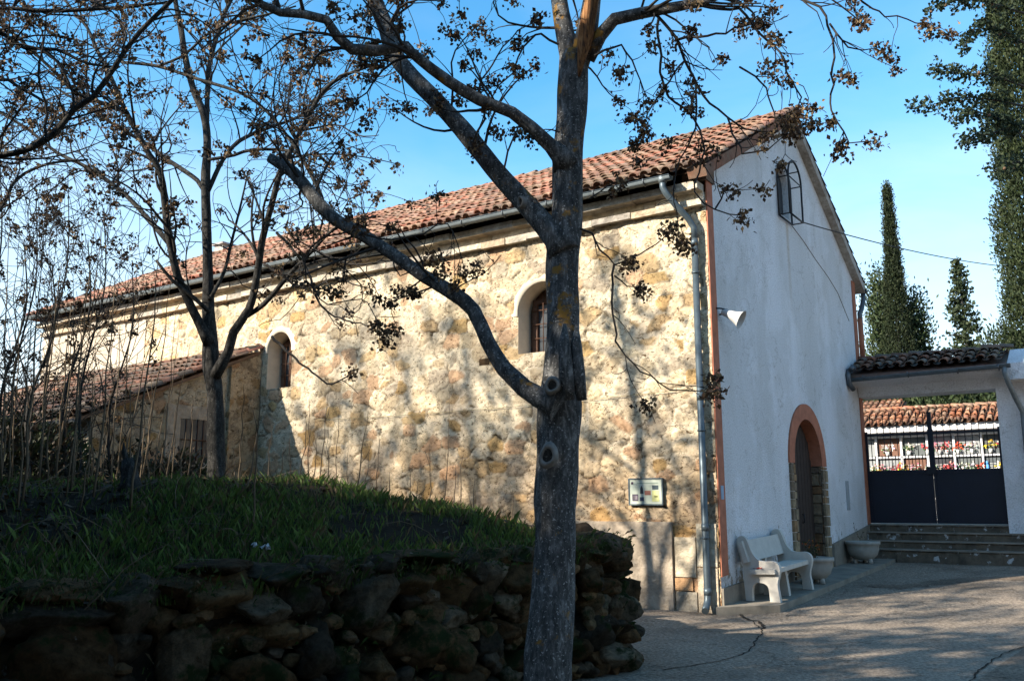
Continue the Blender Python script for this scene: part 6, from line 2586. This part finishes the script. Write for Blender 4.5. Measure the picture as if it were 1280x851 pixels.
# ------------------------------------------------------------------ conifers
def conifer(name, label, base, H, R, n, seed, leaf, prof, cat='cypress', group=None, cols=None, clump=1.0, trunk_r=0.15):
    r = np.random.RandomState(seed)
    o = empty(name, base)
    tag(o, label, cat, group)
    mb = MB()
    mb.tube([(0, 0, -0.2), (0, 0, H * 0.4), (0.05, 0, H * 0.93)], [trunk_r, trunk_r * 0.7, 0.02], 8)
    mb.build('trunk', M_BARK2, o)
    cols = cols or [(0.020, 0.034, 0.012), (0.030, 0.048, 0.016), (0.045, 0.060, 0.022)]
    # clumps: sprays pointing up and outwards
    nc = n // 14
    h = r.beta(1.1, 1.2, nc)
    a = r.uniform(0, 2 * np.pi, nc)
    rr_ = np.array([prof(q) for q in h]) * R * (0.45 + 0.6 * np.sqrt(r.rand(nc))) * (0.55 + 1.0 * fbm(a * 1.9 + 9, h * H * 1.1, 3))
    C = np.stack([rr_ * np.cos(a), rr_ * np.sin(a), h * H], -1)
    ci = r.randint(0, len(cols), nc)
    cc = np.array(cols)[ci] * r.uniform(0.7, 1.3, (nc, 1))
    k = np.repeat(np.arange(nc), 14)
    m = len(k)
    P = C[k] + r.normal(0, 1, (m, 3)) * np.array([1, 1, 1.6]) * leaf * 0.75 * clump
    D = np.stack([np.cos(a[k]) * 0.45, np.sin(a[k]) * 0.45, np.full(m, 0.9)], -1) + r.normal(0, 0.45, (m, 3))
    D /= np.linalg.norm(D, axis=1)[:, None]
    E = np.cross(D, r.normal(0, 1, (m, 3)))
    E /= np.linalg.norm(E, axis=1)[:, None]
    s = leaf * r.uniform(0.6, 1.4, (m, 1))
    V = np.stack([P, P + D * s * 0.5 + E * s * 0.22, P + D * s, P + D * s * 0.5 - E * s * 0.22], 1).reshape(-1, 3)
    np_mesh('crown', V, np.arange(m * 4).reshape(m, 4), M_LEAF, o, np.repeat(cc[k] * r.uniform(0.8, 1.2, (m, 1)), 4, axis=0), False)
    return o


spindle = lambda q: (min(1.0, q / 0.08) ** 0.5) * (1 - q) ** 1.2 * 1.15
column = lambda q: (min(1.0, q / 0.05) ** 0.5) * (1 - q ** 3) ** 0.7
cone = lambda q: (min(1.0, q / 0.05) ** 0.5) * (1 - q) ** 0.9 + 0.03
# big one on the right edge
bc = at(1322, 500, 21.0)
CB = conifer('cypress', 'huge dark cypress cut off by the right edge of the photo', (bc[0], bc[1], 1.0), 17.0, 0.76, 130000, 5, 0.085, column, clump=1.2, cols=[(0.016, 0.026, 0.009), (0.024, 0.037, 0.012), (0.040, 0.052, 0.019)])
for jb in bush_jobs:
    bush(*jb)
# drooping side sprays with cones on the big cypress
tw, lf, cn = MB(), MB(), MB()
rng = random.Random(12)
cb0 = np.array(CB.location)
for pix in ([(1290, 20), (1240, 5), (1200, 0), (1165, 12)], [(1285, 110), (1240, 95), (1205, 92), (1165, 88)], [(1290, 135), (1240, 125), (1200, 122), (1170, 130), (1140, 135)], [(1290, 180), (1250, 150), (1215, 140), (1190, 150)], [(1290, 200), (1260, 205), (1240, 215)], [(1290, 60), (1255, 40), (1225, 30), (1205, 60)], [(1290, 150), (1245, 165), (1215, 172), (1200, 178)]):
    pts, rad = limb_pts([(x, y, 3.2 - 0.7 * k) for k, (x, y) in enumerate(pix)], 19.6, 17.8, 0.12)
    tw.tube(shift(pts, cb0), rad, 5, cap=False)
    for i in range(len(pts) // 5, len(pts)):
        for q in range(4):
            d = np.array([rng.gauss(0, 1), rng.gauss(0, 1), rng.gauss(0, 1)])
            P = pts[i] - cb0 + d * 0.085
            for w in range(5):
                c = rng.choice([(0.011, 0.022, 0.011), (0.017, 0.029, 0.012), (0.026, 0.035, 0.014)])
                leafq(lf, P, rng, 0.10, c, jit=0.04)
        if rng.random() < 0.22:
            cn.lathe([(0.005, -0.035), (0.03, -0.02), (0.034, 0.0), (0.028, 0.022), (0.005, 0.035)], pts[i] - cb0 + np.array([rng.gauss(0, .08), rng.gauss(0, .08), -0.05]), 8, (0.12, 0.07, 0.04))
t = tw.build('branches', M_TWIG, CB)
t = lf.build('sprays', M_LEAF, CB)
t['kind'] = 'stuff'
t = cn.build('cones', M_ATTR, CB)
t['kind'] = 'stuff'
c1 = at(1129, 500, 40.0)
htop = at(1116, 235, 40.0)[2]
conifer('cypress', 'tall pointed cypress behind the gateway, the taller of two', (c1[0], c1[1], 1.0), htop - 1.0, 1.12, 60000, 6, 0.105, spindle, clump=1.25, cols=[(0.011, 0.019, 0.007), (0.017, 0.027, 0.010), (0.027, 0.035, 0.013)])
c1b = at(1152, 500, 40.5)
conifer('cypress', 'short broad conifer tucked behind the tall pointed cypress', (c1b[0], c1b[1], 1.0), at(1152, 378, 40.5)[2] - 1.0, 1.1, 16000, 9, 0.17, cone, clump=2.2)
c1c = at(1108, 500, 40.8)
conifer('cypress', 'ragged conifer on the left flank of the tall pointed cypress', (c1c[0], c1c[1], 1.0), at(1104, 345, 40.8)[2] - 1.0, 0.8, 14000, 10, 0.17, cone, clump=2.2)
c2 = at(1214, 500, 38.0)
def branchy(name, label, base, H, R, seed, leaf):
    r = np.random.RandomState(seed)
    o = empty(name, base)
    tag(o, label, 'conifer')
    mb, lf = MB(), MB()
    rg = random.Random(seed)
    mb.tube([(0, 0, -0.2), (0.05, 0, H * 0.5), (-0.05, 0, H)], [0.14, 0.09, 0.015], 7)
    for k in range(95):
        h = 0.30 + 0.69 * (k / 95)
        a = rg.uniform(0, 6.28)
        L = R * (1 - h) ** 0.75 * rg.uniform(0.5, 1.35) + 0.08
        d = np.array([math.cos(a), math.sin(a), 0.0])
        P = [np.array([0, 0, h * H]), np.array([0, 0, h * H]) + d * L * 0.5 + np.array([0, 0, -0.04 * L]), np.array([0, 0, h * H]) + d * L + np.array([0, 0, 0.12 * L])]
        mb.tube(P, [0.02, 0.014, 0.005], 4, cap=False)
        m = int(14 + 60 * L)
        for q in range(m):
            t = rg.uniform(0.1, 1.0)
            B = P[0] + (P[2] - P[0]) * t
            c = rg.choice([(0.020, 0.034, 0.014), (0.032, 0.046, 0.018), (0.045, 0.056, 0.026)])
            leafq(lf, B + np.array([rg.gauss(0, .07), rg.gauss(0, .07), rg.gauss(-0.05, .08)]), rg, leaf, c, jit=0.02)
    mb.build('trunk', M_BARK2, o)
    t = lf.build('crown', M_LEAF, o)
    return o


branchy('fir_tree', 'sparse ragged conifer right of the tall pointed cypress', (c2[0], c2[1], 1.0), at(1206, 320, 38.0)[2] - 1.0, 1.5, 7, 0.17)
# darker greenery beyond the niche wall
for q, (px, yt, Yd, lab) in enumerate(((1112, 505, 39, 'low dark evergreen behind the left of the niche wall roof'), (1180, 500, 38, 'low dark evergreen behind the middle of the niche wall roof'), (1240, 492, 37, 'low dark evergreen behind the right of the niche wall roof'), (1262, 430, 41, 'olive evergreen between the far conifer and the huge cypress'))):
    b = at(px, 560, Yd)
    conifer('evergreen_bush', lab, (b[0], b[1], 1.0), at(px, yt, Yd)[2] - 0.6, 1.7, 12000, 20 + q, 0.20, lambda t: math.sqrt(max(0.0, 1 - (2 * t - 0.9) ** 2 / 1.4)) * 0.9, 'evergreen', clump=1.6)

# ------------------------------------------------------------------ unseen evergreens added out of frame to shade the foreground and block skylight
SHD = [(-5.3, 2.7, 8.2, 1.25, 'round'), (-5.8, 4.9, 7.6, 1.25, 'round'), (-8.6, 2.2, 5.9, 1.9, 'round'), (-8.8, 4.6, 6.1, 1.8, 'round'), (-8.8, 6.8, 4.5, 1.5, 'round'),
       (-9.2, -1.2, 5.9, 2.0, 'round'), (-9.8, 11.0, 4.4, 1.1, 'round')]
SHR = [(8.0, -5.5, 12.0, 3.0), (3.0, -7.5, 12.0, 3.0), (-2.5, -6.5, 11.0, 2.8)]
for q, (x, y, H, R) in enumerate(SHR):
    conifer('shade_tree', 'tall dark evergreen added behind the viewpoint, out of view, to block skylight', (x, y, 0.0), H, R, 9000, 80 + q, 0.42, lambda t: math.sqrt(max(0.0, 1 - (2 * t - 0.95) ** 2 / 1.2)), 'evergreen', 'added evergreens blocking skylight behind the viewpoint', clump=1.3)
for q, (x, y, H, R, kind) in enumerate(SHD):
    z = float(bank_z(x, y)) if in_poly(np.array([x]), np.array([y]), POLY)[0] else 0.0
    conifer('shade_tree', 'dense evergreen tree added left of the viewpoint, out of view, to shade the bank', (x, y, z - 0.05), H - z, R, (5000, 2600)[q] if q < 2 else 8000, 50 + q, 0.30, lambda t: math.sqrt(max(0.0, 1 - (2 * t - 0.95) ** 2 / 1.2)), 'evergreen', 'added shade evergreens beside the viewpoint', clump=1.3)

# ------------------------------------------------------------------ ground details
ground_ribbon('ground_crack', [(925, 768), (945, 778), (953, 792), (940, 803), (935, 815), (905, 826), (870, 832), (830, 838)], 0.011, M_SOIL, 0.005, 1)
ground_ribbon('ground_crack', [(940, 803), (985, 800), (1040, 806), (1090, 800)], 0.006, M_SOIL, 0.007, 5)
ground_ribbon('ground_crack', [(925, 766), (935, 775), (948, 776), (955, 786)], 0.03, M_SOIL, 0.007, 6)
ground_ribbon('ground_crack', [(1190, 870), (1212, 851), (1235, 832), (1262, 815), (1290, 800)], 0.011, M_SOIL, 0.009, 2)
e0, e1 = on_ground(1180, 880), on_ground(1300, 796)
dirv = (e1 - e0)[:2]
ground_patch('gravel_verge', [tuple(e0[:2]), tuple(e0[:2] + np.array([5.0, 0])), tuple(e1[:2] + np.array([6.0, 2])), tuple(e1[:2])], M_PAVE2, 0.005)
ga, gb, gc_, gd = (on_ground(*p)[:2] for p in ((1110, 728), (1300, 715), (1300, 728), (1120, 738)))
ground_ribbon('dirt_strip', [(1085, 732), (1130, 733), (1180, 727), (1240, 722), (1290, 724)], 0.30, M_PAVE2, 0.006, 7)
